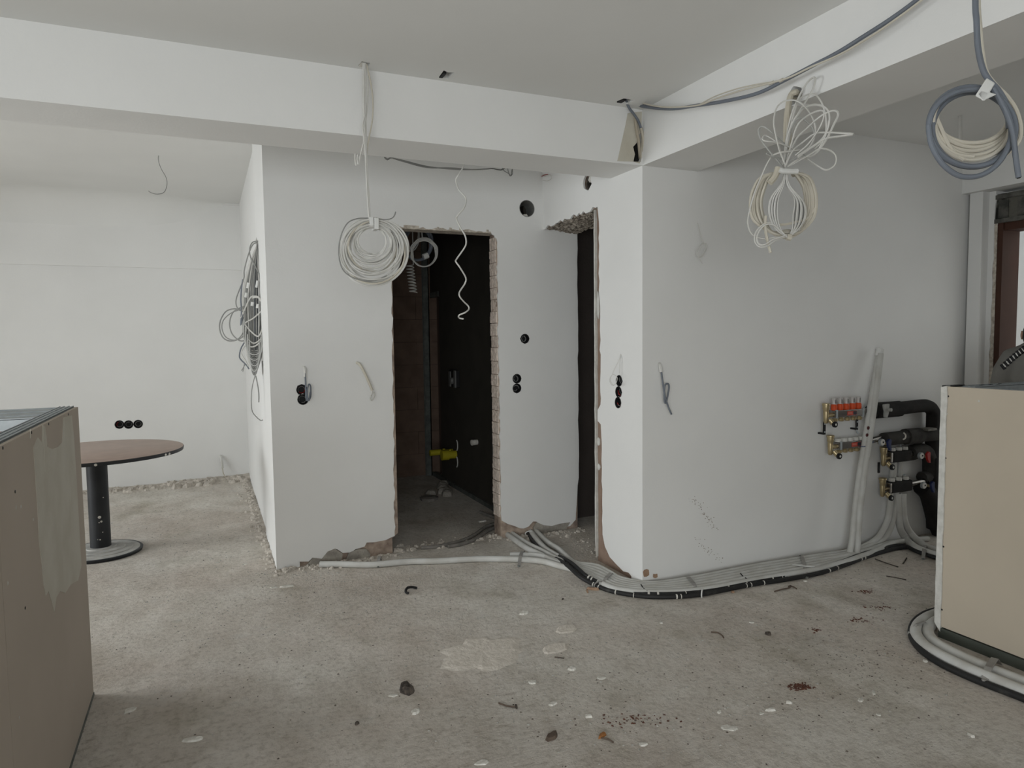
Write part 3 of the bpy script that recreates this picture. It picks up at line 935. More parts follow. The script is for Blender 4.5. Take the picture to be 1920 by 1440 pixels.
CB = ['black box in the ceiling where the long white coil hangs', 'empty black ceiling box between the coil and the corner', 'black ceiling box at the corner of the two beams']
for k in range(3):
    c = HC[k]
    hx, hy = ((0.022, 0.030), (0.024, 0.045), (0.040, 0.035))[k]
    t = thing('ceiling_box', CB[k], 'ceiling box', (c.x, c.y, ZC))
    m = MB()
    g = 0.004
    m.box((c.x-hx-0.012, c.y-hy-0.012, ZC+0.05), (c.x+hx+0.012, c.y+hy+0.012, ZC+0.055))
    for sx in (-1, 1):
        m.box((c.x+sx*(hx*1.3)-0.002, c.y-hy*1.3, ZC+0.004), (c.x+sx*(hx*1.3)+0.002, c.y+hy*1.3, ZC+0.05))
        m.box((c.x-hx*1.3, c.y+sx*hy*1.3-0.002, ZC+0.004), (c.x+hx*1.3, c.y+sx*hy*1.3+0.002, ZC+0.05))
    m.build('cup', BLACKP, t)
    MB().box((c.x-hx*0.9, c.y-hy*0.5, ZC-0.002), (c.x-hx*0.2, c.y+hy*0.9, ZC+0.012)).build('lip', CHIP if k == 0 else BLACKP, t)

# ------------------------------------------------------------------ cable coil hanging before the beam
YC = 3.33
c1 = thing('cable_coil', 'thick coil of white cables hanging on long strands before the bathroom doorway', 'cable coil', (HC[0].x, YC, ZC))


def T(pts, y=YC, dy=0.0, ax='y'):
    out = []
    for i, q in enumerate(pts):
        d = q[2] if len(q) > 2 else 0.0
        out.append(P(q[0], q[1], ax, y+dy+d))
    return out


for i, pts in enumerate(([(683, 118), (682, 160), (683, 215), (685, 270), (687, 330), (690, 385), (692, 410)],
                         [(685, 118), (685, 170), (686, 230), (688, 300), (691, 360), (694, 412)],
                         [(681, 118), (680, 160), (682, 220), (686, 290), (688, 350), (692, 412)],
                         [(687, 120), (694, 150), (699, 185), (698, 225), (692, 258), (688, 290), (690, 340), (694, 410)],
                         [(686, 120), (690, 150), (689, 190), (686, 225), (683, 262), (687, 320), (692, 412)])):
    cable('strand', T(pts, YC, 0.004*(i-2)), 0.0036, CABLE_C if i == 3 else CABLE_W, c1)
cable('strand', T([(684, 215), (680, 235), (682, 262), (678, 285), (672, 300), (668, 310), (666, 300), (666, 288)], YC, -0.012), 0.0034, CABLE_W, c1)
cable('strand', T([(681, 270), (676, 290), (672, 308), (670, 298), (671, 290)], YC, -0.018), 0.0034, CABLE_W, c1)
rr = random.Random(12)
top = (701, 414)
n_c = 0
for k in range(24):
    f = (k/23)**0.85
    ri = 26+38*f + rr.uniform(-2, 2)
    cx = 697+rr.uniform(-3, 3)+(2 if f > 0.5 else 0)
    ztop = 411+rr.uniform(0, 4)+(1-f)*14
    cy = ztop + ri*(0.95+0.02*rr.random())*0.97
    ph = rr.uniform(-0.2, 0.2)
    ex = rr.uniform(0.97, 1.04)
    pts = []
    for i in range(22):
        a = 2*math.pi*i/22
        rj = ri*(1+0.035*math.sin(2*a+ph*9)+0.02*math.sin(3*a+k))
        pts.append((cx+ex*rj*math.sin(a), cy-rj*math.cos(a)*0.98, 0.016*math.sin(a*1.0+k)+rr.uniform(-0.003, 0.003)+0.012*(rr.random()-0.5)))
    cable('loop', T(pts, YC), 0.0046, CABLE_C if k in (12, 21) else CABLE_W, c1, 3, 6, True)
cable('loop', T([(690, 409), (670, 410), (652, 418), (640, 440), (635, 470), (640, 500), (655, 517), (680, 526), (705, 525), (725, 517)], YC, -0.012), 0.0032, CABLE_D, c1)
cable('strand', T([(705, 409), (720, 412), (733, 410), (739, 405), (742, 397)], YC, -0.014), 0.003, CABLE_D, c1)
m = MB()
for (x0, x1, y0, y1, dd) in ((693, 701, 406, 424, -0.030), (702, 711, 408, 430, -0.036)):
    a, b = P(x0, y0, 'y', YC+dd), P(x1, y1, 'y', YC+dd)
    m.box((a.x, YC+dd, b.z), (b.x, YC+0.028, a.z))
m.build('tape', TAPE, c1, bevel=0.003)

# ------------------------------------------------------------------ single wavy cable behind the beam
YS = 3.86
wv = thing('hanging_cable', 'single white cable hanging in loose waves before the dark doorway', 'cable', P(868, 312, 'y', YS))
wpts = [(874, 270), (872, 296), (868, 314), (860, 328), (855, 338), (860, 355), (873, 371), (871, 388), (860, 402), (856, 410), (862, 424), (872, 442), (874, 456), (870, 466), (856, 486), (855, 491), (862, 501), (873, 520), (872, 531),
        (862, 547), (862, 556), (870, 566), (878, 574), (879, 580), (872, 586), (861, 591), (861, 596), (869, 598)]
cable('sheath', [Vector((P(874, 270, 'y', YS).x+0.02, YS, ZCL+0.01))]+[P(x, y, 'y', YS+0.03*math.sin(i*1.5)) for i, (x, y) in enumerate(wpts)], 0.0045, CABLE_W, wv, 6, 7)

# sagging dark wires behind the beam
sg = thing('sagging_wires', 'thin dark wires sagging behind the long beam above the doorway', 'wires', P(835, 316, 'y', 4.35))
for k in range(3):
    e0, e1 = P(718, 288, 'y', 4.3), P(950, 308, 'y', 4.3)
    cable('wire', [Vector((e0.x-0.12, 4.3, ZCL+0.01)), P(718, 290-k, 'y', 4.3), P(735, 296, 'y', 4.3), P(760, 302+k, 'y', 4.3), P(800, 312+k, 'y', 4.3), P(845, 317-k, 'y', 4.3), P(885, 318, 'y', 4.3), P(920, 316, 'y', 4.3), P(950, 310, 'y', 4.3), Vector((e1.x+0.10, 4.3, ZCL+0.01))],
          0.004, CABLE_D, sg, 5, 5)


def wall_wire(label, traces, ax, v, r=0.003, m=CABLE_W, name='loose_wire', cat='wire', group=None, parts=None):
    """cable stub standing off a wall; each trace is (px, py, stand-off)"""
    q = traces[0][0]
    t = thing(name, label, cat, P(q[0], q[1], ax, v), group)
    for i, tr in enumerate(traces):
        mm = m[i] if isinstance(m, list) else m
        ri = r[i] if isinstance(r, list) else r
        nm = parts[i] if parts else 'wire'
        cable(nm, [P(a, b, ax, v-c) for a, b, c in tr], ri, mm, t, 6, 6)
    return t


wall_wire('small dark wire loop hanging just under the beam over the doorway', [[(940, 312, 0.03), (945, 320, 0.05), (953, 325, 0.05), (957, 330, 0.05), (961, 325, 0.05), (960, 314, 0.03)],
                                                                               [(951, 312, 0.03), (954, 324, 0.06), (958, 329, 0.06), (960, 318, 0.03)]], 'y', Y1, 0.003, CABLE_D)
wall_wire('pale wire ring with red tips high in the corner above the doorways', [[(1017, 326, 0.0), (1022, 331, 0.04), (1031, 328, 0.05), (1034, 334, 0.05), (1027, 339, 0.05), (1018, 338, 0.04)],
                                                                                [(1015, 331, 0.0), (1021, 328, 0.04), (1027, 327, 0.05)]], 'x', XA, [0.0025, 0.003], [CABLE_W, REDWIRE])
wall_wire('thin bare wire hanging from the left room ceiling', [[(298, 287, 0.0), (297, 300, 0.0), (302, 316, 0.0), (311, 332, 0.0), (313, 346, 0.0), (308, 360, 0.0), (296, 364, 0.0), (285, 362, 0.0), (278, 358, 0.0)]], 'y', 6.2, 0.003, CABLE_D)

# grey cable stub by the left sockets
wall_wire('grey cable loop hanging over the paired socket boxes', [[(570, 688, 0.0), (572, 694, 0.02), (572, 707, 0.03)],
                                                                   [(572, 700, 0.03), (573, 718, 0.04), (574, 745, 0.05), (577, 751, 0.05), (582, 744, 0.05), (582, 724, 0.05), (578, 722, 0.05), (576, 740, 0.06), (579, 751, 0.06), (582, 735, 0.06)]],
          'y', Y1, [0.010, 0.0055], [CABLE_W, CABLE_G], 'cable_stub', 'cable', None, ['white_sleeve', 'grey_cable'])
wall_wire('white cable stub curving off the wall left of the doorway', [[(669, 680, 0.0), (675, 684, 0.03), (684, 700, 0.05), (693, 720, 0.06), (698, 732, 0.06)],
                                                                        [(698, 732, 0.06), (697, 740, 0.06), (694, 747, 0.06), (697, 751, 0.06), (702, 743, 0.06), (701, 735, 0.06), (695, 742, 0.07)]],
          'y', Y1, [0.0095, 0.004], [CABLE_C, CABLE_W], 'cable_stub', 'cable', None, ['cream_sleeve', 'wire_end'])
wall_wire('thin white wire loop beside the column of three socket boxes', [[(1164, 664, 0.0), (1161, 674, 0.02), (1153, 690, 0.04), (1147, 704, 0.06)],
                                                                           [(1147, 704, 0.06), (1143, 712, 0.07), (1147, 722, 0.07), (1154, 720, 0.06), (1157, 708, 0.06), (1149, 702, 0.06), (1144, 712, 0.07), (1150, 723, 0.07)],
                                                                           [(1164, 665, 0.0), (1162, 680, 0.02), (1161, 700, 0.02)]], 'x', XA, [0.0025, 0.0025, 0.0015], CABLE_W)
wall_wire('grey knotted cable hanging from a white sleeve on the right wall', [[(1236, 682, 0.0), (1238, 687, 0.02), (1240, 698, 0.03)],
                                                                               [(1240, 696, 0.03), (1242, 712, 0.04), (1245, 735, 0.05), (1246, 752, 0.05), (1249, 754, 0.05), (1254, 730, 0.06), (1253, 720, 0.06), (1247, 722, 0.06), (1246, 738, 0.06), (1252, 760, 0.05), (1259, 777, 0.05)]],
          'y', Y2, [0.0105, 0.0055], [CABLE_W, CABLE_G], 'cable_stub', 'cable', None, ['white_sleeve', 'grey_cable'])
wall_wire('small wire ring hanging high on the right wall', [[(1308, 418, 0.0), (1311, 428, 0.02), (1316, 448, 0.04), (1320, 456, 0.05)],
                                                             [(1320, 456, 0.05), (1325, 458, 0.05), (1324, 468, 0.05), (1316, 481, 0.05), (1308, 481, 0.05), (1307, 470, 0.05), (1315, 458, 0.05), (1322, 457, 0.06), (1321, 470, 0.06), (1312, 482, 0.06), (1309, 474, 0.06), (1316, 462, 0.06)],
                                                             [(1309, 482, 0.05), (1313, 488, 0.05), (1317, 494, 0.04)]], 'y', Y2, [0.0022, 0.0022, 0.0012], CABLE_W)
wall_wire('white cable stub with loose loops low on the far wall', [[(413, 855, 0.0), (415, 860, 0.03), (417, 878, 0.05)],
                                                                    [(417, 878, 0.05), (419, 888, 0.05), (424, 897, 0.05)],
                                                                    [(424, 897, 0.05), (412, 902, 0.06), (404, 910, 0.08), (410, 917, 0.1), (420, 914, 0.1), (430, 908, 0.1), (433, 900, 0.08), (425, 897, 0.06), (413, 906, 0.1), (408, 916, 0.12), (420, 917, 0.12), (430, 905, 0.1)]],
          'y', YBK, [0.014, 0.006, 0.006], [CABLE_W, CABLE_C, CABLE_C], 'cable_stub', 'cable', None, ['white_sleeve', 'wire', 'wire_loop'])

# ------------------------------------------------------------------ cable tangle on the face of the bathroom block
DX = 5.05
XB_ = thing('cable_tangle', 'long tangle of grey and white cables on the left face of the bathroom block', 'cable bundle', P(482, 440, 'x', XL-0.02))


def Z8(pts, d=DX, j=0.0):
    return [D(400+a*0.257, 430+b*0.257, d-0.1+j*math.sin(i*1.7)) for i, (a, b) in enumerate(pts)]


hook = P(482, 446, 'x', XL-0.01)
rr = random.Random(33)
dk = (EYE-hook).length
dh = (hook-EYE).dot(FWD)
for k in range(40):
    xm = rr.uniform(212, 376)
    w_ = (xm-292)/80
    d = dh-0.05-0.10*rr.random()
    pts = [hook+Vector((0, 0.0, rr.uniform(-0.01, 0.01)))]
    tr = [(322-6*abs(w_), 120), (0.45*318+0.55*xm, 260), (xm, 480+rr.uniform(-40, 40)), (xm-4*w_, 720+rr.uniform(-50, 50)), (298+52*w_, 920), (300+18*w_, 1030), (300+3*w_, 1066-18*abs(w_))]
    pts += [D(400+a*0.257, 430+b*0.257, d) for a, b in tr]
    cable('strand', pts, 0.0048, (CABLE_W, mat('mid grey wire', (0.46, 0.46, 0.44), 0.6, (0.40, 0.40, 0.38), 8), CABLE_D, CABLE_W, CABLE_D, CABLE_G, MATS['mid grey wire'])[k % 7], XB_, 4, 5)
for k in range(14):                                   # nested lower bights of the coil
    f = k/13
    yb_ = 880+f*175
    hw = 86-58*f
    tr = [(300-hw, yb_-260+60*f), (300-hw*0.98, yb_-120), (300-hw*0.6, yb_-20), (300, yb_+8), (300+hw*0.6, yb_-20), (300+hw*0.98, yb_-120), (300+hw, yb_-260+60*f)]
    cable('bight', [D(400+a*0.257, 430+b*0.257, dh-0.14-0.02*(k % 3)) for a, b in tr], 0.0046, (CABLE_W, CABLE_D, MATS['mid grey wire'])[k % 3], XB_, 4, 5)
for tr, mm, rad in (([(200, 650), (235, 570), (270, 500), (300, 488), (335, 500), (365, 570), (382, 680), (375, 770), (335, 830), (285, 858), (245, 835), (230, 760), (226, 690), (290, 650), (350, 598)], CABLE_W, 0.0055),
                    ([(226, 690), (265, 735), (320, 780), (345, 760), (365, 700)], CABLE_W, 0.0055),
                    ([(285, 500), (330, 500), (360, 560), (376, 660), (370, 760), (330, 815), (290, 830), (250, 800)], CABLE_W, 0.005),
                    ([(240, 610), (190, 590), (150, 580), (90, 600), (50, 670), (48, 740), (75, 795), (130, 815), (205, 790), (235, 740)], CABLE_D, 0.0048),
                    ([(230, 560), (180, 580), (140, 610), (118, 680), (130, 750), (165, 795), (205, 815), (250, 800)], CABLE_D, 0.0048),
                    ([(240, 570), (195, 585), (130, 610), (75, 660), (62, 720), (90, 785), (150, 808), (200, 780), (240, 700)], CABLE_D, 0.004),
                    ([(325, 85), (285, 95), (265, 140), (270, 200), (300, 260), (335, 330), (345, 400)], CABLE_D, 0.0045),
                    ([(320, 95), (285, 115), (250, 200), (225, 300), (222, 360), (190, 440), (166, 510), (168, 560), (190, 590)], CABLE_D, 0.0045),
                    ([(215, 365), (205, 430), (200, 520), (205, 600), (200, 700), (215, 620)], CABLE_G, 0.005),
                    ([(245, 800), (205, 860), (190, 920), (200, 950), (240, 990), (260, 1020)], CABLE_G, 0.005),
                    ([(255, 820), (215, 870), (205, 910), (235, 960), (255, 1000)], CABLE_W, 0.005),
                    ([(230, 985), (218, 1010), (205, 1030)], CABLE_D, 0.003),
                    ([(225, 985), (222, 1005), (215, 1038)], CABLE_D, 0.003),
                    ([(372, 760), (378, 860), (374, 950)], CABLE_G, 0.006),
                    ([(360, 800), (362, 900), (358, 960)], CABLE_W, 0.005),
                    ([(305, 1066), (290, 1120), (280, 1180), (277, 1270), (285, 1330), (315, 1370), (345, 1394), (362, 1390)], CABLE_D, 0.0035),
                    ([(308, 1066), (320, 1120), (331, 1190), (332, 1262)], CABLE_D, 0.0045)):
    cable('loose_loop', [D(400+a*0.257, 430+b*0.257, dh-0.17) for a, b in tr], rad, mm, XB_, 5, 5)
for (a, b, w_, h_) in ((254, 410, 12, 40), (238, 480, 10, 34), (318, 400, 9, 50), (285, 545, 12, 28), (322, 560, 10, 30)):
    MB().lathe(D(400+a*0.257, 430+b*0.257, dh-0.165), (0.2, 0, 1), [(-h_*0.0005, w_*0.0009), (h_*0.0005, w_*0.0009)], 8).build('tape', TAPE, XB_)

# ------------------------------------------------------------------ cable bundle on the cross beam
B3 = thing('cable_bundle', 'bouquet of thin wires above a cream coil, hanging from the cross beam', 'cable bundle', holeB2)
dB = (holeB2-EYE).dot(FWD)


def Z5(pts, d=None, j=0.02, ph=0.0):
    d = dB-0.06 if d is None else d
    out = []
    for i, (a, b) in enumerate(pts):
        px, py = 1380+a*0.264, 120+b*0.264
        face = (P(px, py, 'x', XA)-EYE).dot(FWD)             # stay in front of the beam's face
        out.append(D(px, py, min(d+j*math.sin(i*1.3+ph), face-0.035)))
    return out


cable('sleeve', [holeB2+Vector((0.05, 0, 0.012)), holeB2+Vector((0.0, 0, 0.015))] + Z5([(425, 200), (395, 215), (378, 260), (370, 330), (372, 420), (375, 520), (372, 600)], dB-0.03, 0.0), 0.0125, CONDUIT, B3, 5, 8)
cable('sleeve', [holeB2+Vector((0.05, 0.01, -0.01)), holeB2+Vector((0.0, 0.012, -0.005))] + Z5([(385, 225), (362, 320), (352, 430), (350, 560)], dB-0.02, 0.0), 0.009, CONDUIT, B3, 5, 8)
cable('sleeve', Z5([(300, 735), (290, 770), (270, 810), (240, 845)], dB-0.10, 0.0), 0.013, CONDUIT, B3, 4, 8)
cable('sleeve', Z5([(400, 785), (430, 775), (455, 800)], dB-0.05, 0.0), 0.012, CONDUIT, B3, 4, 8)
rr = random.Random(8)
for k in range(11):
    f = k/10
    a0, a1 = 105+f*75+rr.uniform(-6, 6), 567-f*75+rr.uniform(-6, 6)
    b1 = 1240-rr.uniform(0, 40)-f*20
    tr = [(330, 765), (a0+85-20*f, 800), (a0+25, 880), (a0, 990), (a0+25, 1110), (250+10*f, 1195), (360, b1), (460, 1190), (a1-25, 1100), (a1, 990), (a1-15, 880), (a1-60, 800), (400, 768)]
    cable('cream_loop', Z5(tr, dB-0.06+0.012*(k % 3), 0.008, k), 0.0062, CABLE_C, B3, 5, 6, True)
for k in range(26):
    f = (k % 13)/12
    if k < 13:
        tr = [(350+4*f, 740), (320+20*f, 850), (245+55*f, 960), (238+55*f, 1080), (290+30*f, 1180), (370, 1228+4*f)]
    else:
        tr = [(352+6*f, 740), (360+20*f, 860), (415+65*f, 960+20*f), (405+90*f, 1080), (400+50*f, 1170), (372, 1228)]
    cable('thin_wire', Z5(tr, dB-0.095+0.006*(k % 4), 0.004, k), 0.0034, (CABLE_W, CABLE_W, CABLE_D, MATS['mid grey wire'])[k % 4], B3, 5, 5)
for k, tr in enumerate(([(330, 740), (345, 640), (360, 520), (395, 360), (440, 250), (500, 140), (545, 97), (565, 112), (545, 180), (500, 260), (450, 340), (400, 440), (360, 560), (340, 700)],
                        [(340, 710), (350, 600), (380, 470), (430, 370), (500, 305), (575, 290), (640, 315), (664, 370), (655, 450), (620, 520), (560, 575), (480, 605), (380, 620), (310, 630), (245, 655)],
                        [(345, 710), (310, 620), (285, 520), (268, 420), (285, 320), (335, 268), (410, 258), (470, 285), (525, 350), (560, 430), (560, 510), (520, 590), (440, 650)],
                        [(340, 740), (290, 680), (230, 610), (175, 530), (160, 470), (185, 444), (230, 465), (290, 520), (350, 570), (420, 610), (500, 660)],
                        [(350, 720), (320, 640), (290, 560), (215, 510), (190, 520), (200, 545), (300, 560), (400, 600), (500, 670), (590, 730), (645, 752), (700, 720), (712, 665), (680, 620), (600, 600), (530, 640), (440, 690), (370, 730)],
                        [(350, 725), (400, 620), (470, 560), (560, 495), (650, 487), (740, 490), (833, 498), (750, 512), (640, 530), (540, 590), (440, 660)],
                        [(375, 720), (450, 680), (560, 640), (640, 540), (690, 440), (725, 365), (710, 333), (660, 340), (590, 380), (500, 460), (430, 530), (380, 640)],
                        [(345, 700), (370, 560), (400, 450), (440, 388), (490, 400), (540, 450), (555, 510), (530, 570), (450, 640)],
                        [(355, 710), (395, 560), (440, 430), (520, 360), (600, 330), (625, 355), (600, 440), (520, 560), (420, 650)],
                        [(340, 720), (380, 480), (440, 270), (500, 220), (560, 215), (600, 260), (625, 320), (640, 400), (630, 520), (560, 600)],
                        [(365, 730), (420, 690), (480, 660), (540, 650), (590, 600), (640, 500), (660, 400)],
                        [(215, 636), (260, 660), (330, 675), (400, 680), (440, 650)],
                        [(255, 650), (215, 720), (180, 800), (130, 920), (92, 1060), (85, 1140), (115, 1210), (190, 1240), (290, 1230), (370, 1230)],
                        [(372, 1240), (320, 1195), (280, 1150), (230, 1125), (180, 1150), (140, 1200), (135, 1260), (170, 1298), (225, 1292), (280, 1255), (370, 1220)],
                        [(370, 1235), (310, 1180), (270, 1145), (215, 1140), (170, 1180), (150, 1230), (160, 1275), (200, 1285), (260, 1250), (360, 1215)],
                        [(300, 1142), (350, 1140), (420, 1125), (500, 1100), (545, 1060), (568, 1020)],
                        [(212, 1080), (208, 1140), (215, 1210), (230, 1280), (246, 1340)])):
    rad = 0.0062 if k in (16,) else (0.0055 if k == 15 else (0.0034 if k not in (0, 1, 5, 6) else 0.0042))
    mm = CABLE_C if k in (15, 16) else (CABLE_W, CABLE_W, CABLE_W, MATS['mid grey wire'])[k % 4]
    cable('loose_loop', Z5(tr, dB-0.08-0.015*(k % 3), 0.02 if k < 12 else 0.006, k), rad, mm, B3, 6, 5)
tp = MB()
tp.tube(Z5([(308, 752), (330, 760), (400, 764), (438, 762)], dB-0.115, 0.0), 0.011, 8)
tp.build('tape', TAPE, B3, True)
MB().tube(Z5([(360, 1228), (390, 1232)], dB-0.1, 0.0), 0.014, 8).build('tape', CABLE_C, B3, True)

# ------------------------------------------------------------------ grey and white coil at the upper right
d2 = 1.78
tp_ = D(1830, -40, d2)
C2 = thing('cable_coil', 'coil of thick grey and white cables hanging at the upper right', 'cable coil', (tp_.x, tp_.y, ZC))


def Zc(pts, j=0.006, ph=0.0, d=d2):
    return [D(a, b, d+j*math.sin(i*1.1+ph)) for i, (a, b) in enumerate(pts)]


def up_to_ceiling(q, z=ZC):
    return Vector((q.x-0.01, q.y-0.005, z))


g0 = Zc([(1829, -30), (1831, 40), (1834, 90), (1843, 130), (1856, 152), (1872, 170), (1888, 200), (1892, 240)], 0.0, 0, d2-0.02)
cable('grey_cable', [up_to_ceiling(g0[0])]+g0, 0.0072, CABLE_G, C2, 6, 9)
g1 = Zc([(1835, -30), (1838, 50), (1842, 95), (1850, 135), (1868, 160), (1888, 180), (1905, 205), (1914, 235), (1912, 262), (1898, 280), (1885, 290)], 0.0, 0, d2+0.01)
cable('white_cable', [up_to_ceiling(g1[0])]+g1, 0.005, CABLE_C, C2, 6, 8)


def ring_px(cx, cy, rx, ry, n=20, a0=0.0, wob=0.0, k=0, d=d2):
    return [D(cx+rx*math.cos(a0+2*math.pi*i/n)*(1+wob*math.sin(2*2*math.pi*i/n+k)), cy+ry*math.sin(a0+2*math.pi*i/n), d+0.008*math.sin(2*math.pi*i/n+k)) for i in range(n)]


for k, (cx, cy, rx, ry, dd) in enumerate(((1823, 240, 81, 72, -0.022), (1821, 238, 79, 75, -0.006), (1824, 243, 75, 70, 0.008))):
    cable('grey_loop', ring_px(cx, cy, rx, ry, 20, 0, 0.012, k, d2+dd), 0.0070, CABLE_G, C2, 4, 9, True)
cable('grey_loop', Zc([(1741, 235), (1746, 270), (1765, 305), (1792, 327), (1818, 332), (1845, 326), (1870, 308), (1888, 280), (1896, 250), (1890, 215), (1874, 185)], 0.0, 0, d2-0.03), 0.0066, CABLE_G, C2, 6, 9)
gt = Zc([(1862, 165), (1876, 190), (1888, 215), (1899, 250), (1904, 290), (1910, 333)], 0.0, 0, d2-0.045)
cable('grey_tail', gt, 0.0066, CABLE_G, C2, 6, 9)
MB().lathe(gt[-1], (gt[-1]-gt[-2]), [(0.0, 0.0045), (0.002, 0.004)], 10).build('cut_core', BLACKP, C2)
for k, (cx, cy, rx, ry, dd) in enumerate(((1822, 232, 72, 68, 0.000), (1824, 227, 70, 64, 0.012), (1820, 225, 73, 58, 0.024), (1826, 222, 69, 54, 0.034), (1823, 218, 70, 50, 0.03), (1826, 234, 79, 62, 0.02))):
    cable('white_loop', ring_px(cx, cy, rx, ry, 20, 0, 0.03, k, d2+dd), 0.0054, CABLE_C, C2, 4, 8, True)
cable('white_strand', Zc([(1756, 222), (1764, 240), (1776, 268), (1790, 288), (1806, 300)], 0.0, 0, d2+0.006), 0.0054, CABLE_C, C2, 5, 8)
cable('white_strand', Zc([(1752, 232), (1756, 255), (1770, 275), (1795, 290), (1825, 294)], 0.0, 0, d2+0.004), 0.0054, CABLE_C, C2, 5, 8)
tpm = MB()
for (q1, q2, q3, q4) in (((1850, 146), (1866, 156), (1846, 190), (1828, 180)), ((1832, 176), (1840, 168), (1869, 177), (1842, 190))):
    a = [D(x, y, d2-0.055) for x, y in (q1, q2, q3, q4)]
    b = [D(x, y, d2+0.04) for x, y in (q1, q2, q3, q4)]
    tpm.add(a+b, [(0, 1, 2, 3), (7, 6, 5, 4), (0, 4, 5, 1), (1, 5, 6, 2), (2, 6, 7, 3), (3, 7, 4, 0)])
tpm.build('tape', TAPE, C2, bevel=0.003)

# ------------------------------------------------------------------ cables strung along the cross beam
LCG = thing('strung_cable', 'dark grey cable strung in a long arc along the cross beam', 'cable', HC[2])
arc = [(1177, 186), (1183, 193), (1200, 198), (1225, 202), (1262, 204), (1305, 198), (1357, 190), (1420, 175), (1470, 151), (1520, 125), (1570, 99), (1620, 68), (1670, 36), (1717, 2), (1775, -45)]


def off(px, o):
    return P(px[0], px[1], 'x', XA-o)


cable('sheath', [HC[2]+Vector((0.0, 0.0, 0.04))] + [off(q, 0.03+0.04*math.sin(math.pi*i/14)) for i, q in enumerate(arc)] + [Vector((XA-0.03, 1.1, 2.76)), Vector((XA-0.02, 0.6, 2.795)), Vector((XA-0.02, 0.56, 2.83))], 0.0085, CABLE_G, LCG, 6, 8)
LCW = thing('strung_cable', 'thin cream cables strung above and beside the dark grey one', 'cable', HC[2]+Vector((0.02, -0.02, 0)))
arc2 = [(1178, 187), (1186, 190), (1204, 193), (1230, 199), (1262, 201), (1310, 197), (1345, 184), (1395, 168), (1440, 157), (1478, 146), (1520, 126), (1575, 102), (1630, 70), (1680, 36), (1722, 5), (1785, -45)]
cable('cream_cable', [HC[2]+Vector((0.02, -0.01, 0.04))] + [off(q, 0.045+0.035*math.sin(math.pi*i/15)) for i, q in enumerate(arc2)] + [Vector((XA-0.05, 1.1, 2.765)), Vector((XA-0.04, 0.6, 2.795)), Vector((XA-0.04, 0.56, 2.83))], 0.0042, CABLE_C, LCW, 6, 7)
arc3 = [(1312, 196), (1340, 181), (1380, 167), (1420, 158), (1452, 153), (1478, 147)]
cable('cream_cable', [off(q, 0.075) for q in arc3], 0.003, CABLE_C, LCW, 5, 6)
for a, b in (((1442, 157), (1450, 154)), ((1462, 152), (1468, 149))):
    MB().tube([off(a, 0.078), off(b, 0.078)], 0.007, 7).build('tie', CABLE_C, LCW)
MB().tube([off((1187, 194), 0.05), off((1202, 197), 0.05)], 0.010, 8).build('label_tape', TAPE, LCW)

# conduit in the broken corner chase
CC = thing('conduit_run', 'dark cable entering pale conduits in the broken beam corner', 'conduit', P(1178, 195, 'y', Y2-0.02))
cable('grey_cable', [HC[2]+Vector((-0.01, 0.0, 0.04))] + [P(a, b, 'y', Y2-o) for a, b, o in ((1175, 192, 0.05), (1181, 204, 0.035), (1188, 213, 0.03), (1196, 225, 0.022), (1201, 238, 0.012), (1203, 246, 0.0))], 0.0075, CABLE_G, CC, 5, 7)
cable('pale_conduit', [P(a, b, 'y', Y2-o) for a, b, o in ((1202, 240, 0.014), (1204.5, 252, 0.010), (1206, 266, 0.008), (1205, 286, -0.006), (1205.5, 300, -0.03))], 0.0085, CONDUIT, CC, 5, 8)
cable('pale_conduit', [P(a, b, 'y', Y2-o) for a, b, o in ((1191, 222, 0.006), (1193, 240, 0.010), (1197, 262, 0.008), (1199, 285, 0.002), (1200, 300, -0.03))], 0.0085, mat('stained conduit', (0.42, 0.37, 0.29), 0.7), CC, 5, 8)

# small white hanger on the ceiling at the far right
hg = P(1800, 217, 'z', ZCR)
dh_ = (hg-EYE).dot(FWD)
HG = thing('ceiling_hanger', 'short white conduit stub hanging from the right hand ceiling, seen through the grey coil', 'conduit', hg)
MB().tube([hg+Vector((0, 0, 0.01)), D(1800, 240, dh_), D(1800, 264, dh_)], 0.011, 8).build('stub', CABLE_W, HG, True)
cable('wire_end', [D(1798, 262, dh_), D(1790, 267, dh_), D(1780, 272, dh_)], 0.004, CABLE_W, HG, 4, 5)
cable('wire_end', [D(1800, 264, dh_), D(1806, 269, dh_), D(1803, 274, dh_), D(1794, 271, dh_)], 0.004, CABLE_W, HG, 4, 5)
# ------------------------------------------------------------------ heating manifolds on the right wall
YM = 3.335


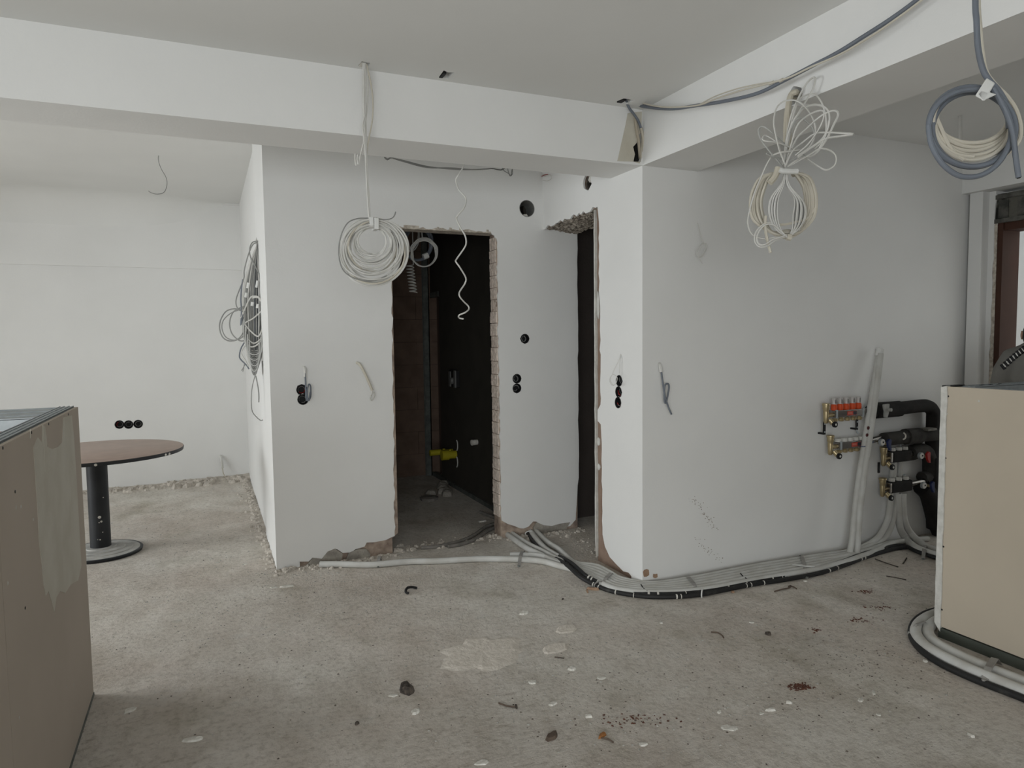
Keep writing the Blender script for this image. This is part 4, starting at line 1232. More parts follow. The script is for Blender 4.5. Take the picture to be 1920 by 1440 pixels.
def manifold(label, x0, x1, z, n, style):
    """distribution bar from x0 to x1 at height z with n outlets"""
    t = thing('heating_manifold', label, 'manifold', (x0, YM, z), 'heating manifolds on the right wall')
    dark = style in ('black',)
    hb = 0.024 if not dark else 0.040
    if dark:
        m = MB()
        m.box((x0, YM-0.035, z-hb), (x1, YM+0.035, z+hb))
        m.build('insulated_bar', RUBBER, t, bevel=0.012)
        MB().box((x0-0.022, YM-0.034, z-0.034), (x0-0.001, YM+0.034, z+0.034)).build('end_block', STEEL, t, bevel=0.004)
    else:
        MB().box((x0, YM-0.026, z-hb), (x1, YM+0.026, z+hb)).build('bar', STEEL, t, bevel=0.004)
        for q in (x0+0.008, x1-0.03):
            MB().box((q, YM-0.029, z-hb-0.004), (q+0.016, YM+0.029, z+hb+0.004)).build('clamp', ZINC, t, bevel=0.002)
    sp = (x1-x0)/n
    for k in range(n):
        cx = x0+sp*(k+0.5)-(0.012 if not dark else 0.0)
        if style == 'meter':
            fm = MB().lathe((cx, YM, z+hb), (0, 0, 1), [(0, 0.019), (0.012, 0.021), (0.032, 0.020), (0.040, 0.015)], 14).build('flow_meter', ORANGE, t, True)
            MB().lathe((cx, YM, z+hb+0.040), (0, 0, 1), [(0, 0.0145), (0.038, 0.0145), (0.041, 0.012)], 12).build('sight_glass', CLEAR, fm, True)
            MB().box((cx-0.003, YM-0.0158, z+hb+0.046), (cx+0.001, YM-0.0142, z+hb+0.072)).build('scale', BLACKP, fm)
        else:
            r_ = 0.021 if not dark else 0.020
            MB().lathe((cx, YM, z+hb), (0, 0, 1), [(0, r_*1.05), (0.006, r_*1.05), (0.018, r_*0.97), (0.022, r_*0.9)], 14).build('valve_cap', WHITEP, t, True)
        if not dark:
            MB().lathe((cx+0.012, YM, z-hb), (0, 0, -1), [(0, 0.012), (0.008, 0.012), (0.010, 0.018), (0.026, 0.018), (0.030, 0.012)], 8).build('outlet', BRASS, t, True)
    xv = x0-0.055
    zt = z+0.075
    MB().lathe((xv, YM, zt), (0, 0, -1), [(0, 0.018), (0.004, 0.026), (0.014, 0.026), (0.018, 0.022), (0.04, 0.022), (0.05, 0.0165), (0.06, 0.018), (0.095, 0.016), (0.125, 0.0155), (0.135, 0.010)], 14).build('air_vent', BRASS, t, True)
    MB().tube([(xv, YM, z-0.01), (x0+0.002, YM, z-0.005)], 0.015, 10).build('connector', BRASS, t, True)
    dv = MB().tube([(xv+0.02, YM-0.01, z-0.035), (xv+0.035, YM-0.03, z-0.062)], 0.016, 10).build('drain_valve', BRASS, t, True)
    MB().lathe((xv+0.035, YM-0.035, z-0.065), (0, -1, 0), [(0, 0.020), (0.014, 0.020), (0.016, 0.013)], 12).build('cap', BLACKP, dv, True)
    MB().lathe((xv+0.035, YM-0.0515, z-0.065), (0, -1, 0), [(0, 0.008), (0.002, 0.006)], 10).build('cap_centre', WHITEP, dv)
    return t


a0, a1 = P(1560, 778, 'y', YM), P(1617, 770, 'y', YM)
M1 = manifold('upper left manifold with five orange flow meters', a0.x, a1.x, (a0.z+a1.z)/2+0.0, 5, 'meter')
zA = (a0.z+a1.z)/2
b0, b1 = P(1568, 836, 'y', YM), P(1622, 829, 'y', YM)
M2 = manifold('lower left manifold with five white caps', b0.x, b1.x, (b0.z+b1.z)/2, 5, 'caps')
zB_ = (b0.z+b1.z)/2
for (t, x, z) in ((M1, P(1591, 775, 'y', YM).x, zA), (M2, P(1599, 832, 'y', YM).x, zB_)):
    st = MB().box((x-0.042, YM-0.0275, z-0.014), (x+0.045, YM-0.0255, z+0.014)).build('sticker', STICKER, t)
    MB().box((x+0.012, YM-0.0285, z-0.012), (x+0.043, YM-0.0272, z+0.012)).build('dark_half', mat('dark sticker half', (0.03, 0.03, 0.045), 0.5), st)
    MB().box((x-0.036, YM-0.0285, z-0.004), (x+0.002, YM-0.0272, z+0.006)).build('print', mat('pale red print', (0.55, 0.18, 0.14), 0.6), st)
c0, c1_ = P(1667, 856, 'y', YM), P(1702, 853, 'y', YM)
M3 = manifold('upper right manifold in black foam with a red handle', c0.x, c1_.x, (c0.z+c1_.z)/2, 3, 'black')
zC_ = (c0.z+c1_.z)/2
e0, e1 = P(1665, 913, 'y', YM), P(1704, 909, 'y', YM)
M4 = manifold('lower right manifold in black foam with a blue handle', e0.x, e1.x, (e0.z+e1.z)/2, 3, 'black')
zD_ = (e0.z+e1.z)/2


def gauge(t, x, z, r=0.024):
    g = MB().lathe((x, YM-0.05, z), (0, -1, 0), [(0, r*0.6), (0.004, r), (0.02, r), (0.022, r*0.9)], 18).build('gauge', ZINC, t, True)
    MB().lathe((x, YM-0.0721, z), (0, -1, 0), [(0, r*0.86), (0.001, r*0.86)], 18).build('dial', WHITEP, g)
    MB().box((x-0.003, YM-0.0745, z-0.004), (x+0.010, YM-0.0730, z+0.006)).build('needle', BLACKP, g)


def butterfly(t, x, z, m):
    MB().poly([(x-0.008, z-0.018), (x+0.010, z-0.045), (x+0.026, z-0.048), (x+0.022, z-0.005), (x+0.024, z+0.03), (x+0.004, z+0.036), (x-0.016, z+0.02)], [], Vxz(0), YM-0.085, YM-0.068).build('valve_handle', m, t, bevel=0.004)
    MB().tube([(x, YM-0.07, z), (x, YM, z)], 0.010, 8).build('stem', BRASS, t)


g = P(1638, 827, 'y', YM)
MB().tube([(b1.x-0.005, YM, zB_), (g.x+0.06, YM, zB_+0.02)], 0.020, 10).build('coupling', STEEL, M2, True)
gauge(M2, g.x, g.z)
q = P(1647, 830, 'y', YM)
butterfly(M2, q.x, q.z, BLUEP)
g = P(1711, 852, 'y', YM)
MB().tube([(c1_.x-0.005, YM, zC_), (g.x+0.09, YM, zC_+0.01)], 0.020, 10).build('coupling', STEEL, M3, True)
gauge(M3, g.x, g.z)
q = P(1720, 853, 'y', YM)
butterfly(M3, q.x, q.z, REDP)
g = P(1716, 907, 'y', YM)
MB().tube([(e1.x-0.005, YM, zD_), (g.x+0.09, YM, zD_+0.01)], 0.020, 10).build('coupling', STEEL, M4, True)
gauge(M4, g.x, g.z)
q = P(1728, 908, 'y', YM)
butterfly(M4, q.x, q.z, BLUEP)
MB().tube([(a1.x-0.01, YM, zA), (a1.x+0.13, YM, zA+0.012)], 0.018, 10).build('coupling', STEEL, M1, True)
q = P(1658, 768, 'y', YM-0.04)
MB().poly([(q.x-0.028, q.z+0.038), (q.x+0.026, q.z+0.040), (q.x+0.022, q.z-0.02), (q.x+0.008, q.z-0.055), (q.x-0.014, q.z-0.052)], [], Vxz(0), YM-0.062, YM-0.044).build('valve_handle', mat('grey white handle', (0.36, 0.36, 0.34), 0.5), M1, bevel=0.004)
MB().lathe((q.x+0.018, YM-0.06, q.z), (0.2, -1, 0), [(0, 0.012), (0.02, 0.012)], 10).build('handle_stem', MATS['grey white handle'], M1)
# brackets
for t, pts in ((M1, [(1546, 790), (1545, 815)]), (M1, [(1607, 786), (1606, 806)])):
    a, b = P(*pts[0], 'y', YM+0.03), P(*pts[1], 'y', YM+0.03)
    br = MB().box((a.x-0.010, YM+0.028, b.z), (a.x+0.010, YM+0.034, a.z)).build('bracket', BLACKP, t)
    MB().lathe((a.x, YM+0.028, a.z-0.018), (0, -1, 0), [(0, 0.006), (0.003, 0.006)], 8).build('bolt', ZINC, br)
    MB().lathe((a.x, YM+0.028, b.z+0.018), (0, -1, 0), [(0, 0.006), (0.003, 0.006)], 8).build('bolt', ZINC, br)
    MB().box((a.x-0.008, YM+0.03, b.z), (a.x+0.008, Y2+0.005, b.z+0.012)).build('wall_lug', BLACKP, br)
a, b = P(1606, 806, 'y', YM+0.03), P(1614, 814, 'y', YM)
MB().tube([(a.x, YM+0.032, a.z), (b.x, YM+0.02, b.z)], 0.006, 6).build('bracket_arm', ZINC, M2)
a, b = P(1654, 868, 'y', YM), P(1653, 888, 'y', YM)
MB().box((a.x-0.007, YM+0.02, b.z), (a.x+0.007, YM+0.03, a.z)).build('bracket', BLACKP, M3)
for (px, py, t) in ((1689, 838, M3), (1695, 897, M4)):
    q = P(px, py, 'y', YM+0.02)
    MB().lathe((q.x, YM+0.02, q.z-0.03), (0, 0, 1), [(0, 0.010), (0.02, 0.012), (0.022, 0.006), (0.05, 0.006), (0.052, 0.010), (0.06, 0.008)], 10).build('bleed_screw', ZINC, t, True)
# capillary
cable('sensor_lead', [P(1614, 837, 'y', YM-0.03), P(1622, 837, 'y', YM-0.05), P(1632, 832, 'y', YM-0.06), P(1638, 828, 'y', YM-0.05)], 0.0035, mat('blue grey lead', (0.10, 0.13, 0.2), 0.5), M2, 5, 6)

# ------------------------------------------------------------------ black insulated pipes
YP = 3.34


def ins_pipe(label, trace, r, m, collars=(), y=YP, mcol=None):
    t = thing('insulated_pipe', label, 'insulated pipe', P(*trace[0], 'y', y), 'black insulated pipes beside the manifolds')
    pts = smoothpath([P(a, b, 'y', y) for a, b in trace], 6)
    MB().tube(pts, r, 12).build('foam_sleeve', m, t, True)
    for (a, b, rr_, ln) in collars:
        q, q2 = P(a, b, 'y', y), P(a+ln, b-ln*0.08, 'y', y)
        MB().tube([q, q2], rr_, 12).build('foam_collar', mcol or m, t, True)
    return t


ins_pipe('topmost black insulated pipe turning down at an elbow', [(1632, 771), (1660, 768), (1700, 764), (1726, 761), (1740, 762), (1749, 771), (1750, 785), (1749, 808), (1748, 830), (1748, 900), (1750, 990)], 0.047, RUBBER,
         [(1640, 770, 0.056, 46)])
t = ins_pipe('second black insulated pipe with a white mark, running level', [(1657, 824), (1675, 822), (1700, 819), (1730, 816), (1757, 814), (1790, 811)], 0.048, GREYINS, [(1697, 819, 0.057, 26)], YP-0.02, GREYINS)
q = P(1695, 818, 'y', YP-0.10)
cable('white_mark', [q+Vector((-0.004, 0, 0.024)), q+Vector((0.01, -0.004, 0.008)), q+Vector((0.008, -0.004, -0.012)), q+Vector((-0.008, 0, -0.022))], 0.005, CHIP, t, 4, 6)
q = P(1750, 806, 'y', YP-0.09)
MB().box((q.x-0.05, YP-0.085, q.z-0.008), (q.x+0.05, YP-0.02, q.z+0.010)).build('tape', mat('pale grey tape', (0.22, 0.21, 0.19), 0.7, (0.12, 0.115, 0.1), 40), t, bevel=0.004)
ins_pipe('dusty black pipe bending down beside the red handle', [(1706, 850), (1724, 845), (1736, 848), (1744, 858), (1745, 880), (1747, 930), (1752, 970), (1762, 1000)], 0.054, GREYINS, [], YP+0.01)
ins_pipe('lowest dusty black pipe joining the blue handle of the right manifold', [(1728, 896), (1736, 894), (1757, 889), (1790, 884)], 0.044, GREYINS, [], YP+0.01)
ins_pipe('thick black pipe slanting to the floor behind the beige half wall', [(1728, 912), (1740, 925), (1748, 950), (1756, 980), (1768, 1005)], 0.062, RUBBER, [], YP+0.0)

# ------------------------------------------------------------------ white sleeved pipes
RPW = 0.0205


def white_pipe(label, pts, r=RPW, group='white pipes of the floor bundle', m=PIPE_W, seams=True, name='heating_pipe', cat='heating pipe'):
    t = thing(name, label, cat, pts[0], group)
    sp_ = smoothpath(pts, 6)
    MB().tube(sp_, r, 10).build('sleeve', m, t, True)
    return t


def fl(px, py, z=RPW):
    return P(px, py, 'z', z)


inner = [(1081, 1057), (1118, 1062), (1144, 1075), (1163, 1086), (1204, 1094), (1240, 1094), (1311, 1083), (1412, 1063), (1473, 1053), (1540, 1042), (1594, 1034), (1630, 1026), (1650, 1021)]
outer_ = [(1076, 1069), (1118, 1091), (1138, 1101), (1158, 1107), (1204, 1112), (1259, 1112), (1320, 1108), (1412, 1091), (1464, 1082), (1535, 1069), (1582, 1056), (1610, 1046), (1632, 1038)]


def lane(f, k0=0, k1=13):
    return [fl(*inner[i]).lerp(fl(*outer_[i]), f) for i in range(k0, k1)]


def upto(p, z, dx=0.0, dy=0.0):
    return Vector((p.x+dx, p.y+dy, z))


G4 = [[(1000, 990), (1012, 1003), (1030, 1019), (1048, 1030), (1062, 1043)], [(994, 995), (1006, 1011), (1022, 1028), (1042, 1041), (1060, 1050)]]
G2 = [[(945, 990), (968, 1006), (993, 1022), (1018, 1034), (1046, 1049)], [(938, 992), (962, 1010), (988, 1028), (1014, 1040), (1044, 1055)]]
G1 = [[(956, 1041), (985, 1041), (1020, 1044), (1050, 1056)], [(600, 1058), (635, 1058), (685, 1059), (711, 1058), (768, 1053), (820, 1052), (898, 1048), (977, 1049), (1020, 1053), (1052, 1062)]]
x1, x2 = P(1669, 925, 'y', YM).x, P(1680, 925, 'y', YM).x
zD0 = zD_-0.02
ends = ['from the bend at the manifold', 'next to the wall', 'third from the wall', 'fourth from the wall', 'fifth from the wall', 'beside the black conduit']
for k in range(6):
    f = (k+0.1)/5.4
    start = [fl(*q) for q in (G4[0], G4[1], G2[0], G2[1], G1[0], G1[1])[k]]
    if k in (0, 1):
        body = lane(f, 0, 12)
        xx = (x1, x2)[k]
        rise = [Vector((xx-0.20+0.03*k, YM+0.012, 0.03)), Vector((xx-0.09+0.02*k, YM+0.01, 0.075)), Vector((xx-0.02, YM+0.005, 0.17)), Vector((xx, YM, 0.27)), Vector((xx, YM, zD0))]
        pts = start+body[:-1]+rise
    elif k in (3, 4):
        body = lane(f, 0, 10)
        if k == 3:
            up = [P(1586, 1045, 'y', 3.26), P(1595, 1028, 'y', 3.27), P(1599, 1000, 'y', 3.28), P(1604, 950, 'y', 3.29), P(1610, 900, 'y', 3.295), P(1618, 850, 'y', 3.30), P(1627, 790, 'y', 3.31), P(1637, 730, 'y', 3.33), P(1644, 690, 'y', 3.35), P(1649, 661, 'y', 3.36)]
        else:
            up = [P(1600, 1044, 'y', 3.24), P(1607, 1030, 'y', 3.25), P(1609, 1000, 'y', 3.26), P(1613, 950, 'y', 3.265), P(1619, 900, 'y', 3.27), P(1626, 850, 'y', 3.275), P(1635, 790, 'y', 3.285), P(1643, 730, 'y', 3.31), P(1648, 690, 'y', 3.33), P(1651, 663, 'y', 3.345)]
        pts = start+body+up
    else:
        body = lane(f, 0, 13)
        pts = start+body+[fl(1668+6*k/5, 1018), fl(1700, 1014), fl(1740, 1010)]
    lab = ('white floor pipe hugging the wall foot, rising to the lower right manifold', 'second white floor pipe from the wall, also rising to the manifold',
           'third white floor pipe from the wall, running on behind the half wall', 'white pipe leaving the floor bundle as the left one of the leaning pair',
           'white pipe leaving the floor bundle as the right one of the leaning pair', 'outermost white floor pipe, coming along the foot of the doorway wall')[k]
    t = white_pipe(lab, pts)
    if k == 3:
        MB().tube([P(1648, 668, 'y', 3.358), P(1650, 655, 'y', 3.362)], 0.026, 10).build('taped_end', TAPE, t, True)
        q = P(1627, 808, 'y', 3.28)
        for dz in (-0.028, 0.02):
            MB().lathe(q+Vector((dz*0.2, 0, dz)), (0, -1, 0), [(0, 0.013), (0.004, 0.010)], 8).build('printed_mark', mat('dark red print', (0.10, 0.03, 0.03), 0.7), t)
# pair of pipes from the manifolds bending right
for k, (lab, tr) in enumerate((('white pipe dropping from the right manifold and bending right, front one', [(1684, 925), (1685, 960), (1688, 990), (1698, 1010), (1716, 1025), (1735, 1034), (1757, 1041), (1790, 1052)]),
                               ('white pipe dropping from the right manifold and bending right, rear one', [(1693, 925), (1693, 955), (1697, 980), (1708, 1000), (1725, 1017), (1740, 1026), (1757, 1031), (1790, 1040)]))):
    pts = [P(a, b, 'y', (YM-0.01*k)-(0.012 if i < 4 else 0)) for i, (a, b) in enumerate(tr[:4])] + [fl(a, b, RPW+0.012*(7-i)/3) for i, (a, b) in enumerate(tr[4:], 4)]
    pts = [Vector((p.x, p.y, max(p.z, RPW))) for p in pts]
    white_pipe(lab, pts, 0.023, 'white pipes at the right manifolds')
for k, (lab, px, w_) in enumerate((('wide white pipe between the two right manifolds, left one', 1677, 0.024), ('slim white pipe between the two right manifolds, right one', 1690, 0.018))):
    a, b = P(px, 862, 'y', YM+0.03), P(px, 915, 'y', YM+0.03)
    white_pipe(lab, [Vector((a.x, YM+0.035, a.z)), Vector((a.x, YM+0.04, (a.z+b.z)/2)), Vector((a.x, YM+0.04, b.z))], w_, 'white pipes at the right manifolds')
# grey dusty pipes inside the bathroom doorway
for k, (lab, tr) in enumerate((('dusty pipe curving across the bathroom threshold, inner one', [(952, 988), (932, 983), (911, 988), (888, 1004), (862, 1015), (820, 1025), (790, 1027)]),
                               ('dusty pipe curving across the bathroom threshold, outer one', [(950, 991), (934, 988), (915, 995), (893, 1010), (866, 1020), (840, 1025)]),
                               ('short dusty pipe lying further inside the bathroom', [(900, 960), (915, 966), (932, 972), (950, 976)]))):
    white_pipe(lab, [fl(*q, 0.012) for q in tr], 0.014, 'dusty pipes at the bathroom threshold', mat('dusty grey pipe', (0.23, 0.215, 0.195), 0.85, (0.16, 0.15, 0.135), 20), name='dusty_pipe', cat='pipe')

# two black conduits along the bundle
bk = [(985, 983), (990, 1000), (1004, 1022), (1029, 1040), (1061, 1058), (1089, 1082), (1123, 1100), (1154, 1110), (1206, 1118), (1258, 1119), (1311, 1115), (1363, 1105), (1415, 1095), (1464, 1088), (1535, 1075), (1582, 1060), (1619, 1046),
      (1661, 1033), (1692, 1027), (1725, 1028), (1757, 1030), (1800, 1030)]
bk2 = [(990, 983), (997, 1000), (1012, 1020), (1038, 1037), (1070, 1055), (1098, 1079), (1130, 1096), (1158, 1106), (1206, 1113), (1258, 1114), (1311, 1110), (1363, 1101), (1415, 1091), (1464, 1082), (1535, 1067), (1582, 1052), (1619, 1038),
       (1661, 1027), (1692, 1023), (1725, 1036), (1757, 1046), (1800, 1056)]
for k, (lab, tr) in enumerate((('outer black conduit of the pair along the floor pipes', bk), ('inner black conduit of the pair along the floor pipes', bk2))):
    pts = [fl(a, b, 0.013 + (0.028 if 3 < i < 6 else 0.0) + (0.006*k)) for i, (a, b) in enumerate(tr)]
    pts[0] = pts[0]+Vector((0, 0.10, 0.03))
    t = thing('black_conduit', lab, 'conduit', pts[0], 'black conduits along the floor pipes')
    MB().tube(smoothpath(pts, 6), 0.0135, 8).build('conduit', PIPE_BLK, t, True)
    rr = random.Random(k+40)
    sp_ = smoothpath(pts, 6)
    for j in range(14):
        i = rr.randrange(30, len(sp_)-30)
        a, b = sp_[i], sp_[i+1]
        MB().tube([a, a+(b-a).normalized()*rr.uniform(0.004, 0.012)], 0.0142, 8).build('plaster_splash', CHIP, t, True)

# straps over the bundle
strap_px = [((982, 1036), (973, 1062)), ((1152, 1079), (1129, 1103)), ((1283, 1084), (1309, 1116)), ((1500, 1043), (1512, 1083)), ((713, 1050), (709, 1063)), ((1735, 1026), (1731, 1048))]
SL = ['grey strap over the white pipes below the bathroom doorway', 'grey strap over the pipes left of the white corner', 'grey strap over the pipes right of the white corner', 'grey strap over the pipes nearest the manifolds on the left',
      'short grey strap on the pipe at the left end of the run', 'grey strap over the pipes at the foot of the beige half wall']
for k, (a, b) in enumerate(strap_px):
    pa, pb = fl(*a, 0.008), fl(*b, 0.008)
    t = thing('pipe_strap', SL[k], 'pipe strap', pa, 'pipe straps')
    w_ = (pb-pa).cross(Vector((0, 0, 1))).normalized()*0.011
    pts = []
    N_ = 10
    for i in range(N_+1):
        f = i/N_
        z = 0.004+0.041*min(1, 3.4*min(f, 1-f)+0.05)
        p = pa.lerp(pb, f)
        pts.append(Vector((p.x, p.y, z)))
    m = MB()
    for p in pts:
        m.v += [p-w_, p+w_, p+w_+Vector((0, 0, 0.003)), p-w_+Vector((0, 0, 0.003))]
    for i in range(N_):
        for j in range(4):
            m.f.append((4*i+j, 4*i+(j+1) % 4, 4*i+4+(j+1) % 4, 4*i+4+j))
    m.f += [(0, 1, 2, 3), (4*N_+3, 4*N_+2, 4*N_+1, 4*N_)]
    m.build('band', STRAP, t)
    for p in (pts[0], pts[-1]):
        MB().lathe(p, (0, 0, 1), [(0, 0.009), (0.006, 0.008), (0.009, 0.003)], 8).build('nail', ZINC_D, t)
TL = ['pale tie around the black conduits by the clay shard', 'pale tie around the black conduits right of the white corner', 'black tie standing on the conduits at the corner', 'white tag lying on the pipes near the manifolds', 'pale tie on the conduits nearest the doorway', 'black tie standing on the conduits before the right wall']
for k, (px, py, dx) in enumerate(((1126, 1098, 0), (1317, 1113, 0), (1210, 1112, 0), (1503, 1068, 0), (995, 1002, 0), (1398, 1090, 0))):
    q = fl(px, py, 0.015)
    t = thing('cable_tie', TL[k], 'cable tie', q)
    if k == 3:
        MB().poly([(q.x-0.05, q.y+0.03), (q.x-0.02, q.y+0.035), (q.x+0.03, q.y-0.02), (q.x+0.055, q.y-0.055), (q.x+0.03, q.y-0.06), (q.x-0.01, q.y-0.02)], [], Hxy, 0.043, 0.046).build('tag', TAPE, t)
    elif k in (2, 5):
        MB().tube([q+Vector((-0.004, -0.035, -0.01)), q+Vector((-0.002, -0.02, 0.02)), q+Vector((0, 0.02, 0.022)), q+Vector((0.004, 0.05, 0.034))], 0.0035, 6).build('band', BLACKP, t)
    else:
        i = 6
        tr = bk
        d = (fl(px+6, py+(3 if k == 0 else (-1 if k == 1 else 9))) - q).normalized()
        s_ = d.cross(Vector((0, 0, 1)))
        ring = [q+s_*(0.006+0.036*math.cos(a))+Vector((0, 0, 0.004+0.022*math.sin(a))) for a in [2*math.pi*j/14 for j in range(14)]]
        MB().tube(ring, 0.0042, 6, True).build('band', TAPE if k else STRAP, t, True)

# pipes around the foot of the right half wall
rw = [[(1775, 1142), (1757, 1150), (1740, 1157), (1724, 1169), (1717, 1182), (1721, 1196), (1736, 1212), (1765, 1230), (1810, 1252), (1860, 1273), (1920, 1297), (1980, 1322)],
      [(1780, 1152), (1765, 1160), (1750, 1168), (1741, 1178), (1741, 1189), (1752, 1204), (1780, 1221), (1820, 1240), (1870, 1261), (1930, 1284), (1990, 1308)]]
for k, lab in enumerate(('outer thick white pipe curving round the foot of the beige half wall', 'inner thick white pipe curving round the foot of the beige half wall')):
    run = [fl(a, b, 0.026) for a, b in rw[k]]
    run += [run[-1]+Vector((0.02, -0.6, 0)), run[-1]+Vector((0.03, -1.6, 0))]
    white_pipe(lab, run, 0.027, 'white pipes round the half wall')
hs = [(1782, 1132), (1757, 1143), (1735, 1150), (1715, 1165), (1708, 1182), (1711, 1198), (1726, 1218), (1756, 1240), (1800, 1262), (1850, 1283), (1915, 1308), (1980, 1335)]
t = thing('black_conduit', 'black hose curving round the outside of the thick white pipes at right', 'conduit', fl(*hs[0]))
hp = [fl(a, b, 0.015) for a, b in hs]
hp += [hp[-1]+Vector((0.01, -0.6, 0)), hp[-1]+Vector((0.03, -1.6, 0))]
MB().tube(smoothpath(hp, 6), 0.0155, 10).build('hose', PIPE_BLK, t, True)
for k, (a, b, lab) in enumerate((((1744, 1180), (1706, 1193), 'thin pale tie across the white pipes at their tightest bend'), ((1872, 1244), (1845, 1284), 'grey strap across the thick white pipes near the right edge'))):
    pa, pb = fl(*a, 0.008), fl(*b, 0.008)
    t = thing('pipe_strap', lab, 'pipe strap', pa, 'pipe straps')
    wd = 0.006 if k == 0 else 0.014
    w_ = (pb-pa).cross(Vector((0, 0, 1))).normalized()*wd
    m = MB()
    N_ = 14
    for i in range(N_+1):
        f = i/N_
        p = pa.lerp(pb, f)
        z = 0.005+0.052*min(1, 3.6*f, 2.6*(1-f)+0.3)
        p = Vector((p.x, p.y, z))
        m.v += [p-w_, p+w_, p+w_+Vector((0, 0, 0.003)), p-w_+Vector((0, 0, 0.003))]
    for i in range(N_):
        for j in range(4):
            m.f.append((4*i+j, 4*i+(j+1) % 4, 4*i+4+(j+1) % 4, 4*i+4+j))
    m.build('band', STRAP, t)
    MB().lathe(Vector((pb.x, pb.y, 0.01)), (0, 0, 1), [(0, 0.012), (0.02, 0.010), (0.022, 0.004)], 8).build('buckle', STRAP, t)

# ------------------------------------------------------------------ bathroom contents
bx_ = P(843, 852, 'x', 2.245)
for k, (px, py, r_, ln, lab) in enumerate(((845, 852, 0.050, 0.15, 'large yellow drain plug on the dark bathroom partition'), (839, 846, 0.030, 0.24, 'small yellow drain plug above the large one'))):
    q = P(px+8, py, 'x', 2.24)
    t = thing('drain_plug', lab, 'drain plug', q)
    MB().lathe(q+Vector((0.01, 0, 0)), (-1, 0, 0), [(0, r_*0.8), (ln*0.5, r_*0.8), (ln*0.52, r_), (ln, r_), (ln+0.002, r_*0.8)], 18).build('plug', YELLOW, t, True)
    MB().box((q.x-ln*0.4, q.y-0.006, q.z+r_*0.5), (q.x-ln*0.3, q.y+0.006, q.z+r_*1.1)).build('grip', YELLOW, t)
for (py, lab) in ((835, 'upper pale pipe end beside the yellow plugs'), (866, 'lower pale pipe end beside the yellow plugs')):
    q = P(858, py, 'x', 2.245)
    t = thing('pipe_end', lab, 'pipe end', q)
    pts = [q+Vector((-0.01, 0.03*math.cos(a), 0.05*math.sin(a))) for a in [math.pi*(0.5+j/8) if py > 850 else math.pi*(-0.5+j/8)+math.pi for j in range(9)]]
    MB().tube(pts, 0.006, 6).build('rim', GYPSUM, t, True)
q = P(854, 710, 'x', 2.24)
t = thing('valve_box', 'grey plastic valve box on the dark bathroom partition', 'valve box', q)
MB().box((q.x-0.03, q.y-0.10, q.z-0.085), (q.x+0.012, q.y+0.10, q.z+0.085)).build('housing', BLACKP, t, bevel=0.006)
MB().box((q.x-0.04, q.y-0.10, q.z-0.085), (q.x-0.026, q.y-0.05, q.z+0.085)).build('side_plate', GREYBOX, t, bevel=0.004)
MB().box((q.x-0.04, q.y+0.045, q.z-0.08), (q.x-0.026, q.y+0.10, q.z+0.07)).build('side_plate', GREYBOX, t, bevel=0.004)
MB().lathe((q.x-0.03, q.y, q.z-0.02), (-1, 0, 0), [(0, 0.035), (0.025, 0.03), (0.03, 0.01)], 12).build('cap', GREYBOX, t)
q = P(893, 829, 'x', 2.24)
t = thing('pipe_stub', 'short pale pipe stub low on the bathroom partition', 'pipe stub', q)
MB().lathe(q+Vector((0.01, 0, 0)), (-1, -0.2, 0), [(0, 0.025), (0.06, 0.027), (0.062, 0.02)], 12).build('stub', CHIP, t, True)
YD = 5.35
for k, (cx, cy, rx, ry, mm, rad, lab, nn) in enumerate(((795, 473, 25, 27, CABLE_W, 0.0055, 'pale wire coil hanging inside the dark bathroom', 3), (783, 455, 27, 33, CABLE_G, 0.011, 'blue grey cable coil with white tapes, hanging behind the pale coil', 3),
                                                      (770, 443, 16, 28, CABLE_W, 0.005, 'narrow wire coil hanging leftmost inside the bathroom', 2))):
    y = YD+0.12*k
    c = P(cx, cy, 'y', y)
    t = thing('cable_coil', lab, 'cable coil', (c.x, y, c.z+0.1))
    for j in range(nn):
        a0 = j*0.9
        pts = [P(cx+(rx-j*1.6)*math.cos(a0+2*math.pi*i/16)*(1+0.05*math.sin(3*i+j)), cy+(ry-j*1.3)*math.sin(a0+2*math.pi*i/16)+j*1.2, 'y', y+0.012*(j-1)+0.01*math.sin(i+j)) for i in range(16)]
        cable('loop', pts, rad, mm, t, 4, 6, True)
    tp0 = P(cx-3+3*k, cy-ry, 'y', y)
    cable('strand', [tp0, tp0+Vector((-0.01, 0, 0.15)), Vector((tp0.x-0.02, y, ZCL))], rad, mm, t, 4, 6)
    if k == 1:
        for (a, b, rt) in ((798, 481, 0.5), (780, 428, 0.2)):
            q = P(a, b, 'y', y-0.02)
            MB().tube([q+Vector((-0.02, 0, -0.010*rt)), q+Vector((0.02, 0, 0.024*rt))], 0.024, 8).build('tape', TAPE, t, True)
t = thing('coiled_wire', 'springy coiled wire hanging inside the dark bathroom', 'wire', P(771, 496, 'y', YD+0.15))
pts = []
for i in range(9*12+1):
    a = 2*math.pi*i/12
    f = i/(9*12)
    q = P(768+7*f, 496+53*f, 'y', YD+0.15)
    pts.append(q+Vector((0.031*math.cos(a), 0.031*math.sin(a), 0.0)))
MB().tube(pts, 0.0045, 5).build('spring', CABLE_W, t, True)
cable('strand', [pts[0], pts[0]+Vector((0, 0, 0.2)), Vector((pts[0].x, YD+0.15, ZCL))], 0.0045, CABLE_W, t, 3, 5)
t = thing('rubble_heap', 'small heap of dusty rubble against the bathroom partition', 'rubble', fl(800, 925, 0))
rr = random.Random(6)
